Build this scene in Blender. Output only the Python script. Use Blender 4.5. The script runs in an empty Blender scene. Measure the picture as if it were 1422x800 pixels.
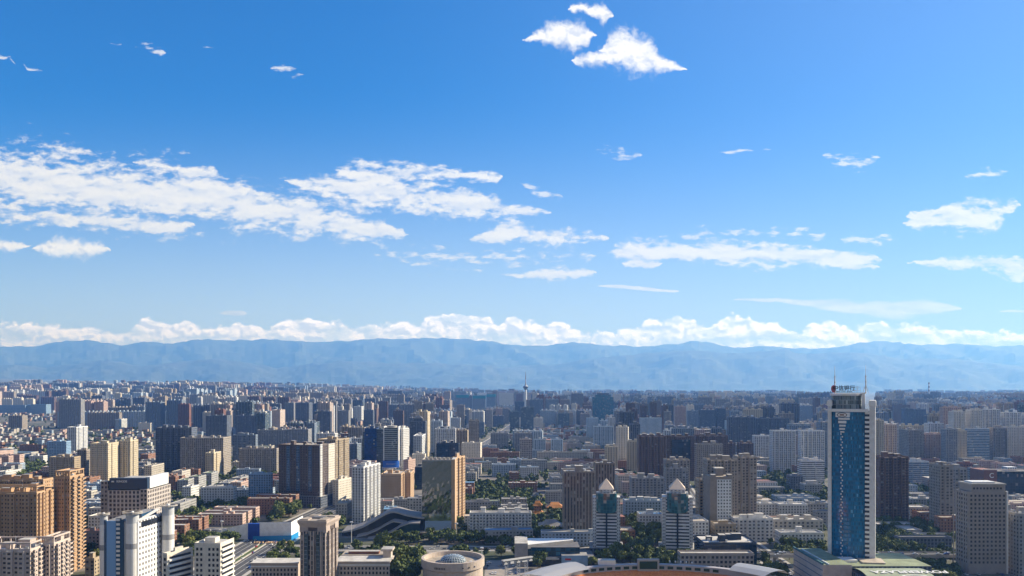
import bpy, math, random
from mathutils import Vector, noise
R = random.Random(7)
S = bpy.context.scene
COL = S.collection
rad = math.radians

# ------------------------------------------------------------------ camera
F, CX, HY, H = 1105.0, 711.0, 538.0, 150.0      # focal length in photo pixels, vanishing column, horizon row, height (m)
cd = bpy.data.cameras.new('camera'); cam = bpy.data.objects.new('camera', cd); COL.objects.link(cam)
cam.location = (0, 0, H); cam.rotation_euler = (rad(90), 0, 0)
cd.sensor_width = 36; cd.lens = 36 * F / 1422; cd.shift_y = (HY - 400) / 1422
cd.clip_start = 1; cd.clip_end = 200000
S.camera = cam

# ------------------------------------------------------------------ light
SUN_AZ, SUN_EL = 70.0, 30.0
S.view_settings.view_transform = 'Standard'; S.view_settings.look = 'None'
S.view_settings.gamma = 1; S.view_settings.exposure = 0.8; S.view_settings.use_curve_mapping = False
S.cycles.use_denoising = True
S.cycles.max_bounces = 5; S.cycles.diffuse_bounces = 2; S.cycles.glossy_bounces = 2
S.cycles.transmission_bounces = 2; S.cycles.transparent_max_bounces = 6; S.cycles.volume_bounces = 1
sl = bpy.data.lights.new('sun', 'SUN'); so = bpy.data.objects.new('sun', sl); COL.objects.link(so)
sl.energy = 5.0; sl.angle = rad(0.5); sl.color = (1.0, 0.89, 0.74)
sd = Vector((math.sin(rad(SUN_AZ)) * math.cos(rad(SUN_EL)), math.cos(rad(SUN_AZ)) * math.cos(rad(SUN_EL)), math.sin(rad(SUN_EL))))
so.rotation_euler = sd.to_track_quat('Z', 'Y').to_euler()

# ------------------------------------------------------------------ sky: Nishita with clouds by direction
W = bpy.data.worlds.new('World'); S.world = W; W.use_nodes = True
nt = W.node_tree; nt.nodes.clear(); NN = nt.nodes; LK = nt.links
def nd(t, **k):
    n = NN.new(t)
    for a, b in k.items(): setattr(n, a, b)
    return n
def val(n, i, v):
    if hasattr(v, 'is_output'): LK.new(v, n.inputs[i])
    else: n.inputs[i].default_value = v
def mth(op, a, b=0.0, c=0.0, clamp=False):
    n = nd('ShaderNodeMath', operation=op, use_clamp=clamp); val(n, 0, a); val(n, 1, b); val(n, 2, c); return n.outputs[0]
def rng(v, a, b, c=0.0, d=1.0, smooth=True):
    n = nd('ShaderNodeMapRange', interpolation_type='SMOOTHSTEP' if smooth else 'LINEAR')
    val(n, 0, v); val(n, 1, a); val(n, 2, b); val(n, 3, c); val(n, 4, d); return n.outputs[0]
def vec(op, a, b=None):
    n = nd('ShaderNodeVectorMath', operation=op); val(n, 0, a)
    if b is not None: val(n, 1, b)
    return n.outputs[1] if op in ('LENGTH', 'DOT_PRODUCT') else n.outputs[0]
def mixc(f, a, b, bt='MIX'):
    n = nd('ShaderNodeMix', data_type='RGBA', blend_type=bt); val(n, 0, f); val(n, 6, a); val(n, 7, b); return n.outputs[2]
sky = nd('ShaderNodeTexSky', sky_type='NISHITA')
sky.sun_disc = False; sky.sun_elevation = rad(SUN_EL); sky.sun_rotation = rad(SUN_AZ)
sky.altitude = 400; sky.air_density = 1.0; sky.dust_density = 0.6; sky.ozone_density = 2.5
STR = 0.1
SKYTINT = (0.0, 0.475, 0.94, 1); SKYSAT = 1.25
tc = nd('ShaderNodeTexCoord'); D = tc.outputs['Generated']
sp = nd('ShaderNodeSeparateXYZ'); LK.new(D, sp.inputs[0])
yy = mth('MAXIMUM', sp.outputs[1], 0.08)
U = mth('MULTIPLY', mth('DIVIDE', sp.outputs[0], yy), 1105.0)     # direction south, spread on a tangent plane
V = mth('MULTIPLY', mth('DIVIDE', sp.outputs[2], yy), 1105.0)
cb = nd('ShaderNodeCombineXYZ'); LK.new(U, cb.inputs[0]); LK.new(V, cb.inputs[1]); UV = cb.outputs[0]
def ntex(v, scale, detail, rough=0.55, sx=1.0, sy=1.0, rot=0.0, off=0.0, dist=0.0):
    m = nd('ShaderNodeMapping'); val(m, 0, v); m.inputs[1].default_value = (off, off * .7, off * .3)
    m.inputs[2].default_value = (0, 0, rot); m.inputs[3].default_value = (sx, sy, 1)
    n = nd('ShaderNodeTexNoise', noise_dimensions='2D'); LK.new(m.outputs[0], n.inputs['Vector'])
    n.inputs['Scale'].default_value = scale; n.inputs['Detail'].default_value = detail; n.inputs['Roughness'].default_value = rough
    n.inputs['Distortion'].default_value = dist
    return n
def warp(v, scale, amt):
    n = ntex(v, scale, 3)
    s = vec('SUBTRACT', n.outputs['Color'], (.5, .5, .5)); m = nd('ShaderNodeVectorMath', operation='SCALE'); LK.new(s, m.inputs[0]); m.inputs[3].default_value = amt
    return vec('ADD', v, m.outputs[0])
def fcurve(x, pts):
    n = nd('ShaderNodeFloatCurve'); LK.new(x, n.inputs['Value']); c = n.mapping.curves[0]
    n.mapping.use_clip = False
    p = c.points; p[0].location = pts[0]; p[1].location = pts[-1]
    for q in pts[1:-1]: p.new(*q)
    for q in p: q.handle_type = 'VECTOR'
    n.mapping.update(); return n.outputs[0]
def u01(v): return (v + 100) / 1622
def layer(x01, py, segs, hs=60.0):
    """bands of cloud, each (column, top row, bottom row)...; distance 1 at the edge, 0 on the centre line"""
    mid, half = [(0.0, segs[0][0][1] / 520)], [(0.0, 0.0)]
    for s in segs:
        a, e = s[0], s[-1]; ma, me = (a[1] + a[2]) / 1040, (e[1] + e[2]) / 1040
        mid += [(u01(a[0] - 13), ma)]; half += [(u01(a[0] - 7), 0.0)]
        for (x, q, w) in s: mid.append((u01(x), (q + w) / 1040)); half.append((u01(x), (w - q) / 2 / hs))
        mid += [(u01(e[0] + 13), me)]; half += [(u01(e[0] + 7), 0.0)]
    mid.append((1.0, mid[-1][1])); half.append((1.0, 0.0))
    m = mth('MULTIPLY', fcurve(x01, mid), 520.0); h = mth('MULTIPLY', fcurve(x01, half), hs)
    return mth('ADD', mth('DIVIDE', mth('ABSOLUTE', mth('SUBTRACT', py, m)), mth('MAXIMUM', h, .4)), rng(h, 1.0, 0.3, 0.0, 4.0))
def split(v):
    s = nd('ShaderNodeSeparateXYZ'); LK.new(v, s.inputs[0])
    return mth('MULTIPLY_ADD', s.outputs[0], 1 / 1622, (CX + 100) / 1622), mth('SUBTRACT', HY, s.outputs[1])
S1 = [[(-90, 206, 276), (0, 206, 284), (60, 212, 292), (120, 228, 300), (200, 236, 306), (300, 246, 308), (400, 266, 318), (470, 290, 330), (520, 306, 332), (560, 318, 330)],
      [(852, 344, 358), (880, 334, 362), (930, 336, 360), (980, 334, 362), (1040, 338, 366), (1100, 342, 368), (1160, 350, 368), (1218, 356, 366)],
      [(1262, 363, 367), (1320, 357, 372), (1380, 360, 378), (1422, 364, 386), (1500, 370, 386)]]
S4 = [[(655, 326, 333), (690, 316, 332), (712, 309, 334), (745, 318, 337), (790, 322, 340), (842, 326, 334)], [(1265, 296, 304), (1300, 290, 300), (1330, 286, 296)]]
S5 = [[(700, 379, 382), (745, 374, 388), (790, 372, 388), (824, 374, 382)], [(870, 362, 372), (910, 360, 372)], [(1175, 366, 376), (1215, 368, 374)]]
S2 = [[(-90, 274, 306), (0, 280, 308), (70, 290, 310), (130, 296, 318), (200, 302, 322), (266, 306, 320)], [(424, 250, 262), (450, 246, 278), (500, 240, 284), (560, 250, 290), (620, 262, 298), (690, 278, 300), (730, 288, 300), (760, 294, 299)],
      [(1262, 306, 313), (1290, 300, 318), (1320, 288, 312), (1345, 282, 322), (1370, 284, 322), (1410, 279, 290)]]
S3 = [[(190, 223, 229), (215, 223, 236), (260, 230, 246), (300, 236, 250), (312, 244, 250)], [(402, 250, 256), (425, 250, 262), (440, 254, 262)], [(468, 234, 240), (500, 228, 262), (560, 230, 258), (620, 234, 250), (690, 238, 252)]]
K1 = [[(0, 77, 84), (16, 79, 84)], [(38, 94, 99), (54, 96, 101)], [(156, 59, 62), (166, 60, 63)], [(194, 62, 68), (210, 63, 72), (224, 68, 78)], [(286, 64, 68), (308, 65, 68)], [(381, 90, 100), (398, 92, 103), (418, 101, 106)],
      [(728, 252, 258), (742, 258, 272), (775, 268, 278)], [(835, 204, 212), (862, 206, 220), (886, 212, 220)], [(1000, 209, 213), (1066, 205, 210)], [(1150, 208, 224), (1172, 214, 236), (1190, 216, 240), (1214, 212, 226)], [(1345, 240, 250), (1370, 234, 250), (1394, 234, 242)]]
K2 = [[(345, 318, 328), (430, 322, 334)], [(520, 340, 358), (600, 338, 376), (680, 342, 374), (730, 346, 368), (820, 346, 366)], [(930, 326, 342), (980, 318, 334), (1040, 316, 332), (1140, 318, 334)], [(1175, 322, 344), (1240, 320, 344)]]
L1 = [[(305, 435, 436), (312, 431, 438), (338, 431, 438), (344, 435, 436)], [(832, 396, 398), (860, 395, 401), (900, 399, 405), (940, 403, 406)], [(1018, 415, 417), (1080, 413, 421), (1130, 415, 429), (1190, 418, 440), (1250, 415, 444), (1290, 415, 441), (1330, 424, 433)], [(1392, 431, 434), (1440, 430, 435)]]
C1 = [[(-40, 332, 350), (0, 335, 349), (20, 336, 347), (36, 339, 344)],
      [(730, 52, 58), (752, 40, 60), (768, 31, 61), (795, 33, 66), (812, 36, 64), (820, 42, 54)]]
C4 = [[(50, 343, 348), (70, 334, 354), (88, 329, 356), (112, 334, 357), (140, 338, 354), (147, 342, 350)], [(838, 66, 74), (848, 46, 86), (872, 45, 95), (892, 52, 99), (908, 64, 98), (925, 84, 99), (948, 92, 99)]]
C2 = [[(794, 8, 16), (806, 6, 18), (826, 10, 22), (838, 6, 32), (844, 14, 32)]]
C3 = [[(800, 78, 93), (820, 72, 93), (846, 68, 92)]]
BT = [(-90, 455), (-30, 450), (20, 450), (35, 452), (60, 450), (90, 455), (110, 453), (135, 459), (165, 465), (183, 461), (195, 445), (210, 443), (224, 448), (235, 455), (255, 447), (272, 449), (282, 460), (310, 455), (335, 452), (365, 455), (372, 458), (395, 446), (415, 440), (440, 447), (465, 446), (485, 453), (510, 452), (535, 453), (555, 444), (575, 452), (598, 441), (630, 438), (660, 437), (682, 445), (692, 456), (706, 440), (715, 437), (728, 448), (745, 449), (760, 453), (772, 447), (784, 451), (796, 457), (806, 464), (845, 462), (880, 458), (895, 448), (912, 443), (924, 447), (945, 440), (958, 445), (985, 456), (1000, 444), (1012, 436), (1040, 437), (1050, 448), (1080, 449), (1096, 460), (1112, 464), (1128, 450), (1152, 443), (1166, 452), (1185, 460), (1205, 448), (1225, 446), (1245, 455), (1262, 452), (1290, 456), (1330, 459), (1380, 461), (1430, 464), (1520, 462)]
w1 = warp(UV, 0.02, 12.0); w1 = warp(w1, 0.08, 5.0)
ntS = ntex(w1, 0.034, 7, 0.62, 0.6, 1.9, rad(8)); nS = ntS.outputs['Fac']
nS2 = ntex(UV, 0.0125, 4, 0.55, 0.7, 1.7, rad(8), 37).outputs['Fac']
x1, y1 = split(w1)
nS3 = ntex(UV, 0.085, 5, 0.62, 0.7, 1.6, rad(8), 23).outputs['Fac']
dS = mth('SMOOTH_MIN', mth('SMOOTH_MIN', layer(x1, y1, S1), layer(x1, y1, S2), .2), mth('SMOOTH_MIN', layer(x1, y1, S3), mth('MINIMUM', layer(x1, y1, S4), layer(x1, y1, S5)), .2), .2)
aS = mth('ADD', mth('MULTIPLY', mth('SUBTRACT', 1.03, mth('MINIMUM', dS, 3.0)), .95), mth('ADD', mth('MULTIPLY_ADD', mth('SUBTRACT', nS3, .5), 2.2, mth('MULTIPLY', mth('SUBTRACT', nS, .5), 3.0)), mth('MULTIPLY', mth('SUBTRACT', nS2, .5), 1.6)))
aS = rng(aS, -0.40, 0.80)
nK = ntex(UV, 0.066, 5, 0.6, 0.55, 1.7, rad(4), 11).outputs['Fac']
xk, yk = split(warp(UV, .05, 4.0))
dK = mth('MINIMUM', layer(xk, yk, K1), mth('ADD', layer(x1, y1, K2), .25))
aK = rng(mth('ADD', mth('SUBTRACT', 1.0, mth('MINIMUM', dK, 3.0)), mth('MULTIPLY', mth('SUBTRACT', nK, .545), 6.0)), -0.1, 1.3, 0, .8)
xl, yl = split(warp(UV, 0.03, 4.0))
nL = ntex(UV, 0.03, 5, 0.6, 0.4, 2.5).outputs['Fac']
aL = rng(mth('ADD', mth('SUBTRACT', 1.0, mth('MINIMUM', layer(xl, yl, L1), 3.0)), mth('MULTIPLY', mth('SUBTRACT', nL, .5), 1.4)), -0.05, 0.6, 0, .85)
w2 = warp(warp(UV, 0.04, 12.0), 0.13, 5.0); xc, yc = split(w2)
nC = ntex(w2, 0.075, 5, 0.6).outputs['Fac']
dC = mth('MINIMUM', mth('MINIMUM', layer(xc, yc, C1), layer(xc, yc, C4)), mth('MINIMUM', layer(xc, yc, C2), mth('ADD', layer(xc, yc, C3), .15)))
aC = rng(mth('ADD', mth('SUBTRACT', 1.0, mth('MINIMUM', dC, 3.0)), mth('MULTIPLY', mth('SUBTRACT', nC, .5), 1.7)), -0.55, 0.8)
w3 = warp(warp(UV, 0.05, 5.0), 0.16, 3.0); xb, yb = split(UV)
top = mth('MULTIPLY', fcurve(xb, [(0.0, 455 / 520)] + [(u01(a), b / 520) for a, b in BT] + [(1.0, 462 / 520)]), 520.0)
def billow(v, sc):
    n = nd('ShaderNodeTexVoronoi', voronoi_dimensions='2D', feature='SMOOTH_F1'); m = nd('ShaderNodeMapping'); val(m, 0, v); m.inputs[3].default_value = (.8, 1.1, 1); LK.new(m.outputs[0], n.inputs['Vector'])
    n.inputs['Scale'].default_value = sc; n.inputs['Smoothness'].default_value = .25; return n.outputs['Distance']
def heap(v): return mth('ADD', mth('MULTIPLY', billow(v, .055), -9.0), mth('MULTIPLY', billow(v, .14), -4.5))
hp = heap(w3)
nB = ntex(w3, 0.09, 5, 0.6, 0.85, 1.2).outputs['Fac']
dB = mth('ADD', mth('SUBTRACT', yb, top), mth('ADD', mth('ADD', hp, 7.0), mth('MULTIPLY', mth('SUBTRACT', nB, .5), 8.0)))     # depth below the top edge, in rows
aB = rng(dB, -1.5, 4.0)
nG = ntex(UV, 0.022, 6, 0.62, .6, 1.8, 0, 71).outputs['Fac']
aB = mth('MULTIPLY', aB, rng(mth('ADD', nG, mth('MULTIPLY', rng(dB, 0, 10), -.05)), .30, .50, .35, 1.0))
aB = mth('MULTIPLY', aB, rng(V, 10, 35))
def shade(sc, v, off, det=3, sx=1.0, sy=1.0, rot=0.0, step=(5.0, 6.0, 0)):
    a = ntex(v, sc, det, 0.5, sx, sy, rot, off).outputs['Fac']
    b = ntex(vec('ADD', v, step), sc, det, 0.5, sx, sy, rot, off).outputs['Fac']
    return mth('SUBTRACT', a, b)
shS = rng(mth('MULTIPLY_ADD', shade(0.034, w1, 0, 3, .6, 1.9, rad(8)), 1.8, 0.66), 0, 1)
lit = mth('SUBTRACT', hp, heap(vec('ADD', w3, (4.0, 4.5, 0))))
shB = rng(mth('MULTIPLY_ADD', lit, .16, mth('ADD', mth('MULTIPLY_ADD', shade(0.05, w3, 5, 4, .8, 1.25), 2.2, .55), mth('MULTIPLY', rng(dB, 13, 1), .38))), 0, 1)
K = 1.0 / STR
def kc(r, g, b): return (r * K * .575, g * K * .575, b * K * .575, 1)
cS = mixc(shS, kc(0.74, 0.80, 0.93), kc(1.0, 0.99, 0.98))
cC = mixc(shB, kc(0.80, 0.83, 0.92), kc(1.12, 1.09, 1.05))
cB = mixc(shB, kc(.95, .98, 1.22), kc(1.75, 1.62, 1.85))
skc = mixc(1.0, sky.outputs[0], SKYTINT, 'MULTIPLY')
hs = nd('ShaderNodeHueSaturation'); hs.inputs['Saturation'].default_value = SKYSAT; hs.inputs['Value'].default_value = 1.0; val(hs, 'Color', skc)
col = hs.outputs[0]
low = mth('POWER', rng(V, 430, 40, 0, 1, False), 2.1)                            # pale band of thick air low in the sky
west = rng(U, -300, 1000)                                                   # brighter air on the sun's side
col = mixc(mth('MULTIPLY', low, .86), col, kc(.96, .98, 1.02))
col = mixc(mth('MULTIPLY', west, .36), col, kc(.40, .45, .72))
front = rng(sp.outputs[1], 0.05, 0.25)
for a, c in ((aK, cS), (aL, cS), (aS, cS), (aC, cC), (aB, cB)):
    col = mixc(mth('MULTIPLY', a, front), col, c)
north_fill = rng(sp.outputs[1], .1, -.35)                                       # unseen neutral sky added behind the camera to fill the shaded fronts
col = mixc(mth('MULTIPLY', north_fill, .85), col, kc(.225, .22, .22))
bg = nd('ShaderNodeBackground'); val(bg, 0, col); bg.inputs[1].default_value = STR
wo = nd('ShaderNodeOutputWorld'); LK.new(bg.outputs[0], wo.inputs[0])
W.cycles.sampling_method = 'MANUAL'; W.cycles.sample_map_resolution = 512

# ------------------------------------------------------------------ helpers
def tag(o, label=None, cat=None, group=None, kind=None):
    for k, v in (('label', label), ('category', cat), ('group', group), ('kind', kind)):
        if v: o[k] = v
    return o
class MB:
    """collects faces with material slots and uv, then links them as one mesh object"""
    def __init__(s): s.v = []; s.f = []; s.m = []; s.uv = []; s.mats = []; s.smooth = []
    def mi(s, m):
        m = M[m] if isinstance(m, str) else m
        if m not in s.mats: s.mats.append(m)
        return s.mats.index(m)
    def face(s, pts, m, uv=None, smooth=False):
        b = len(s.v); s.v += [tuple(p) for p in pts]; s.f.append(tuple(range(b, b + len(pts)))); s.m.append(s.mi(m))
        s.uv += uv if uv else [(0.0, 0.0)] * len(pts); s.smooth.append(smooth)
    def prism(s, poly, z0, z1, side, top=None, bay=3.3, floor=3.1, base=0.0, bottom=False, plain=None):
        """vertical walls over a counter-clockwise plan; uv counts bays along each wall and floors up it"""
        n = len(poly); nf = max(1, round((z1 - z0) / floor))
        for i in range(n):
            a, b = poly[i], poly[(i + 1) % n]; L = math.hypot(b[0] - a[0], b[1] - a[1]); nb = round(L / bay) if L > bay * .7 else 0
            q = i * 29; uv = [(q, 0), (q + nb, 0), (q + nb, nf), (q, nf)] if nb else [(0, 0)] * 4
            mt = plain if plain and not nb else side
            s.face([(a[0], a[1], z0), (b[0], b[1], z0), (b[0], b[1], z1), (a[0], a[1], z1)], mt, uv)
        if top: s.face([(p[0], p[1], z1) for p in poly], top)
        if bottom: s.face([(p[0], p[1], z0) for p in reversed(poly)], top or side)
    def box(s, x0, x1, y0, y1, z0, z1, m, top=None, bay=3.3, floor=3.1, bottom=False):
        s.prism([(x0, y0), (x1, y0), (x1, y1), (x0, y1)], z0, z1, m, top or m, bay, floor, bottom=bottom)
    def cyl(s, x, y, z0, z1, r, m, top=None, n=16, r2=None, uvn=None, nf=1, smooth=True):
        r2 = r if r2 is None else r2
        P = [(math.cos(2 * math.pi * i / n), math.sin(2 * math.pi * i / n)) for i in range(n)]
        for i in range(n):
            a, b = P[i], P[(i + 1) % n]; q = (uvn or 0) / n
            s.face([(x + a[0] * r, y + a[1] * r, z0), (x + b[0] * r, y + b[1] * r, z0), (x + b[0] * r2, y + b[1] * r2, z1), (x + a[0] * r2, y + a[1] * r2, z1)], m,
                   [(i * q, 0), ((i + 1) * q, 0), ((i + 1) * q, nf), (i * q, nf)], smooth)
        if r2 > 0.01: s.face([(x + a[0] * r2, y + a[1] * r2, z1) for a in P], top or m)
    def bar(s, a, b, r, m, n=4):
        a = Vector(a); b = Vector(b); d = (b - a).normalized(); u = d.cross(Vector((0, 0, 1)) if abs(d.z) < .9 else Vector((1, 0, 0))).normalized(); w = d.cross(u)
        c = [u * math.cos(2 * math.pi * (i + .5) / n) * r + w * math.sin(2 * math.pi * (i + .5) / n) * r for i in range(n)]
        for i in range(n):
            j = (i + 1) % n; s.face([a + c[j], a + c[i], b + c[i], b + c[j]], m)
        s.face([b + k for k in reversed(c)], m); s.face([a + k for k in c], m)
    def grid(s, P, m, smooth=True, uvs=None):
        for j in range(len(P) - 1):
            for i in range(len(P[0]) - 1):
                s.face([P[j][i], P[j][i + 1], P[j + 1][i + 1], P[j + 1][i]], m, None if not uvs else [(uvs[0] * (i + a) / (len(P[0]) - 1), uvs[1] * (j + b) / (len(P) - 1)) for a, b in ((0, 0), (1, 0), (1, 1), (0, 1))], smooth)
    def mesh(s, name):
        me = bpy.data.meshes.new(name); me.from_pydata(s.v, [], s.f)
        for m in s.mats: me.materials.append(m)
        me.polygons.foreach_set('material_index', s.m); me.polygons.foreach_set('use_smooth', s.smooth)
        l = me.uv_layers.new(name='UVMap'); l.data.foreach_set('uv', [c for t in s.uv for c in t])
        me.update(); return me
    def build(s, name, parent=None, loc=None, rz=0.0):
        o = bpy.data.objects.new(name, s.mesh(name)); COL.objects.link(o)
        if parent: o.parent = parent
        if loc: o.location = loc
        if rz: o.rotation_euler = (0, 0, rz)
        return o
def empty(name, loc, rz=0.0):
    o = bpy.data.objects.new(name, None); COL.objects.link(o); o.location = loc; o.rotation_euler = (0, 0, rz); o.empty_display_size = 5; return o
KIDS = {}
def copy_thing(o, loc, rz=0.0, sc=None):
    c = o.copy(); COL.objects.link(c); c.location = loc; c.rotation_euler = (0, 0, rz)
    if sc: c.scale = sc
    for ch in KIDS.get(o.name, []):
        k = ch.copy(); COL.objects.link(k); k.parent = c
    return c
def smooth(a, b, x):
    t = min(1, max(0, (x - a) / (b - a))); return t * t * (3 - 2 * t)
def gz(x, y):
    """ground height: flat city, a loess plateau rising far off to the left"""
    return 0.026 * max(0.0, 600 - x) ** 1.0 * smooth(3200, 9500, y) * (0.75 + 0.25 * smooth(0, 4000, -x)) if y > 3200 else 0.0
def gpt(px, py):
    Y = F * H / (py - HY); return ((px - CX) * Y / F, Y)
def xat(px, Y): return (px - CX) * Y / F
def zat(py, Y): return H - (py - HY) * Y / F
def proj(x, y, z): return CX + F * x / y, HY - F * (z - H) / y

# ------------------------------------------------------------------ materials
M = {}
def mat(name, col, rough=.8, metal=0.0, nscale=0.0, namt=0.12, spec=0.5, vary=0.0, col2=None, stretch=None):
    m = bpy.data.materials.new(name); m.use_nodes = True; t = m.node_tree; b = t.nodes['Principled BSDF']
    b.inputs['Roughness'].default_value = rough; b.inputs['Metallic'].default_value = metal; b.inputs['Specular IOR Level'].default_value = spec
    c = (*col, 1); b.inputs['Base Color'].default_value = c; out = None
    if nscale:
        tc = t.nodes.new('ShaderNodeTexCoord'); n = t.nodes.new('ShaderNodeTexNoise'); n.inputs['Scale'].default_value = nscale; n.inputs['Detail'].default_value = 6; n.inputs['Roughness'].default_value = .65
        src = tc.outputs['Object']
        if stretch:
            mp = t.nodes.new('ShaderNodeMapping'); mp.inputs[3].default_value = stretch; t.links.new(src, mp.inputs[0]); src = mp.outputs[0]
        t.links.new(src, n.inputs['Vector'])
        mx = t.nodes.new('ShaderNodeMix'); mx.data_type = 'RGBA'
        mr = t.nodes.new('ShaderNodeMapRange'); mr.inputs[1].default_value = .32; mr.inputs[2].default_value = .68; t.links.new(n.outputs['Fac'], mr.inputs[0]); t.links.new(mr.outputs[0], mx.inputs[0])
        mx.inputs[6].default_value = (*[k * (1 - namt) for k in col], 1); mx.inputs[7].default_value = (*(col2 or [min(1, k * (1 + namt)) for k in col]), 1); out = mx.outputs[2]
    if vary:
        oi = t.nodes.new('ShaderNodeObjectInfo'); mr = t.nodes.new('ShaderNodeMapRange'); t.links.new(oi.outputs['Random'], mr.inputs[0]); mr.inputs[3].default_value = 1 - vary; mr.inputs[4].default_value = 1 + vary
        mx = t.nodes.new('ShaderNodeMix'); mx.data_type = 'RGBA'; mx.blend_type = 'MULTIPLY'; mx.inputs[0].default_value = 1
        if out: t.links.new(out, mx.inputs[6])
        else: mx.inputs[6].default_value = c
        t.links.new(mr.outputs[0], mx.inputs[7]); out = mx.outputs[2]
    if out: t.links.new(out, b.inputs['Base Color'])
    M[name] = m; return m
def facade_group():
    g = bpy.data.node_groups.new('facade', 'ShaderNodeTree'); I = g.interface
    for n, ty, d in (('Wall', 'NodeSocketColor', (.4, .4, .4, 1)), ('Alt', 'NodeSocketColor', (.4, .4, .4, 1)), ('Glass', 'NodeSocketColor', (.03, .04, .05, 1)), ('WinW', 'NodeSocketFloat', .5), ('WinH', 'NodeSocketFloat', .5), ('Curtain', 'NodeSocketFloat', .14), ('Gloss', 'NodeSocketFloat', .12), ('Vary', 'NodeSocketFloat', .12), ('CurtCol', 'NodeSocketColor', (.25, .25, .24, 1))):
        s = I.new_socket(n, in_out='INPUT', socket_type=ty); s.default_value = d
    I.new_socket('BSDF', in_out='OUTPUT', socket_type='NodeSocketShader')
    N = g.nodes; L = g.links; gi = N.new('NodeGroupInput'); go = N.new('NodeGroupOutput')
    def m(op, a, b=0.0, clamp=False):
        n = N.new('ShaderNodeMath'); n.operation = op; n.use_clamp = clamp
        for i, v in enumerate((a, b)):
            if hasattr(v, 'is_output'): L.new(v, n.inputs[i])
            else: n.inputs[i].default_value = v
        return n.outputs[0]
    def mix(f, a, b, bt='MIX'):
        n = N.new('ShaderNodeMix'); n.data_type = 'RGBA'; n.blend_type = bt
        for i, v in ((0, f), (6, a), (7, b)):
            if hasattr(v, 'is_output'): L.new(v, n.inputs[i])
            else: n.inputs[i].default_value = v
        return n.outputs[2]
    uv = N.new('ShaderNodeUVMap'); sp = N.new('ShaderNodeSeparateXYZ'); L.new(uv.outputs[0], sp.inputs[0])
    u, v = sp.outputs[0], sp.outputs[1]
    mu = m('LESS_THAN', m('ABSOLUTE', m('SUBTRACT', m('FRACT', u), .5)), m('MULTIPLY', gi.outputs['WinW'], .5))
    mu = m('MULTIPLY', mu, m('GREATER_THAN', m('ADD', u, m('MULTIPLY', v, 1.0)), 0.0001))
    mv = m('LESS_THAN', m('ABSOLUTE', m('SUBTRACT', m('FRACT', v), .52)), m('MULTIPLY', gi.outputs['WinH'], .5))
    mask = m('MULTIPLY', mu, mv)
    cb = N.new('ShaderNodeCombineXYZ'); L.new(m('FLOOR', u), cb.inputs[0]); L.new(m('FLOOR', v), cb.inputs[1])
    oi = N.new('ShaderNodeObjectInfo'); L.new(m('MULTIPLY', oi.outputs['Random'], 97.0), cb.inputs[2])
    wn = N.new('ShaderNodeTexWhiteNoise'); wn.noise_dimensions = '3D'; L.new(cb.outputs[0], wn.inputs['Vector']); r = wn.outputs['Value']
    gl = mix(m('GREATER_THAN', r, m('SUBTRACT', 1.0, gi.outputs['Curtain'])), gi.outputs['Glass'], gi.outputs['CurtCol'])
    gl = mix(1.0, gl, m('ADD', m('MULTIPLY', m('FRACT', m('MULTIPLY', r, 7.0)), 1.0), .5), 'MULTIPLY')
    tc = N.new('ShaderNodeTexCoord'); no = N.new('ShaderNodeTexNoise'); no.inputs['Scale'].default_value = .09; no.inputs['Detail'].default_value = 6; L.new(tc.outputs['Object'], no.inputs['Vector'])
    mp = N.new('ShaderNodeMapping'); mp.inputs[3].default_value = (.7, .7, .035); L.new(tc.outputs['Object'], mp.inputs[0]); n2 = N.new('ShaderNodeTexNoise'); n2.inputs['Scale'].default_value = .6; n2.inputs['Detail'].default_value = 4; L.new(mp.outputs[0], n2.inputs['Vector'])
    k = m('ADD', m('MULTIPLY', m('ADD', no.outputs['Fac'], n2.outputs['Fac']), .36), .64)
    k = m('MULTIPLY', k, m('ADD', m('MULTIPLY', m('SUBTRACT', oi.outputs['Random'], .5), m('MULTIPLY', gi.outputs['Vary'], 2.0)), 1.0))
    slab = m('MULTIPLY', m('LESS_THAN', m('FRACT', v), .09), .18); k = m('MULTIPLY', k, m('SUBTRACT', 1.0, slab))
    ac = m('MULTIPLY', m('LESS_THAN', m('ABSOLUTE', m('SUBTRACT', m('FRACT', u), .86)), .07), m('LESS_THAN', m('ABSOLUTE', m('SUBTRACT', m('FRACT', v), .24)), .09))
    ac = m('MULTIPLY', ac, m('GREATER_THAN', m('FRACT', m('MULTIPLY', r, 13.0)), .45)); ac = m('MULTIPLY', ac, .75)
    w = mix(mu, gi.outputs['Wall'], gi.outputs['Alt']); w = mix(ac, w, (.5, .5, .5, 1)); w = mix(1.0, w, k, 'MULTIPLY')
    b = N.new('ShaderNodeBsdfPrincipled'); L.new(mix(mask, w, gl), b.inputs['Base Color'])
    rn = N.new('ShaderNodeMix'); L.new(mask, rn.inputs[0]); rn.inputs[2].default_value = .82; L.new(gi.outputs['Gloss'], rn.inputs[3]); L.new(rn.outputs[0], b.inputs['Roughness'])
    L.new(b.outputs[0], go.inputs[0]); return g
FG = facade_group()
STY = {}
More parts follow.
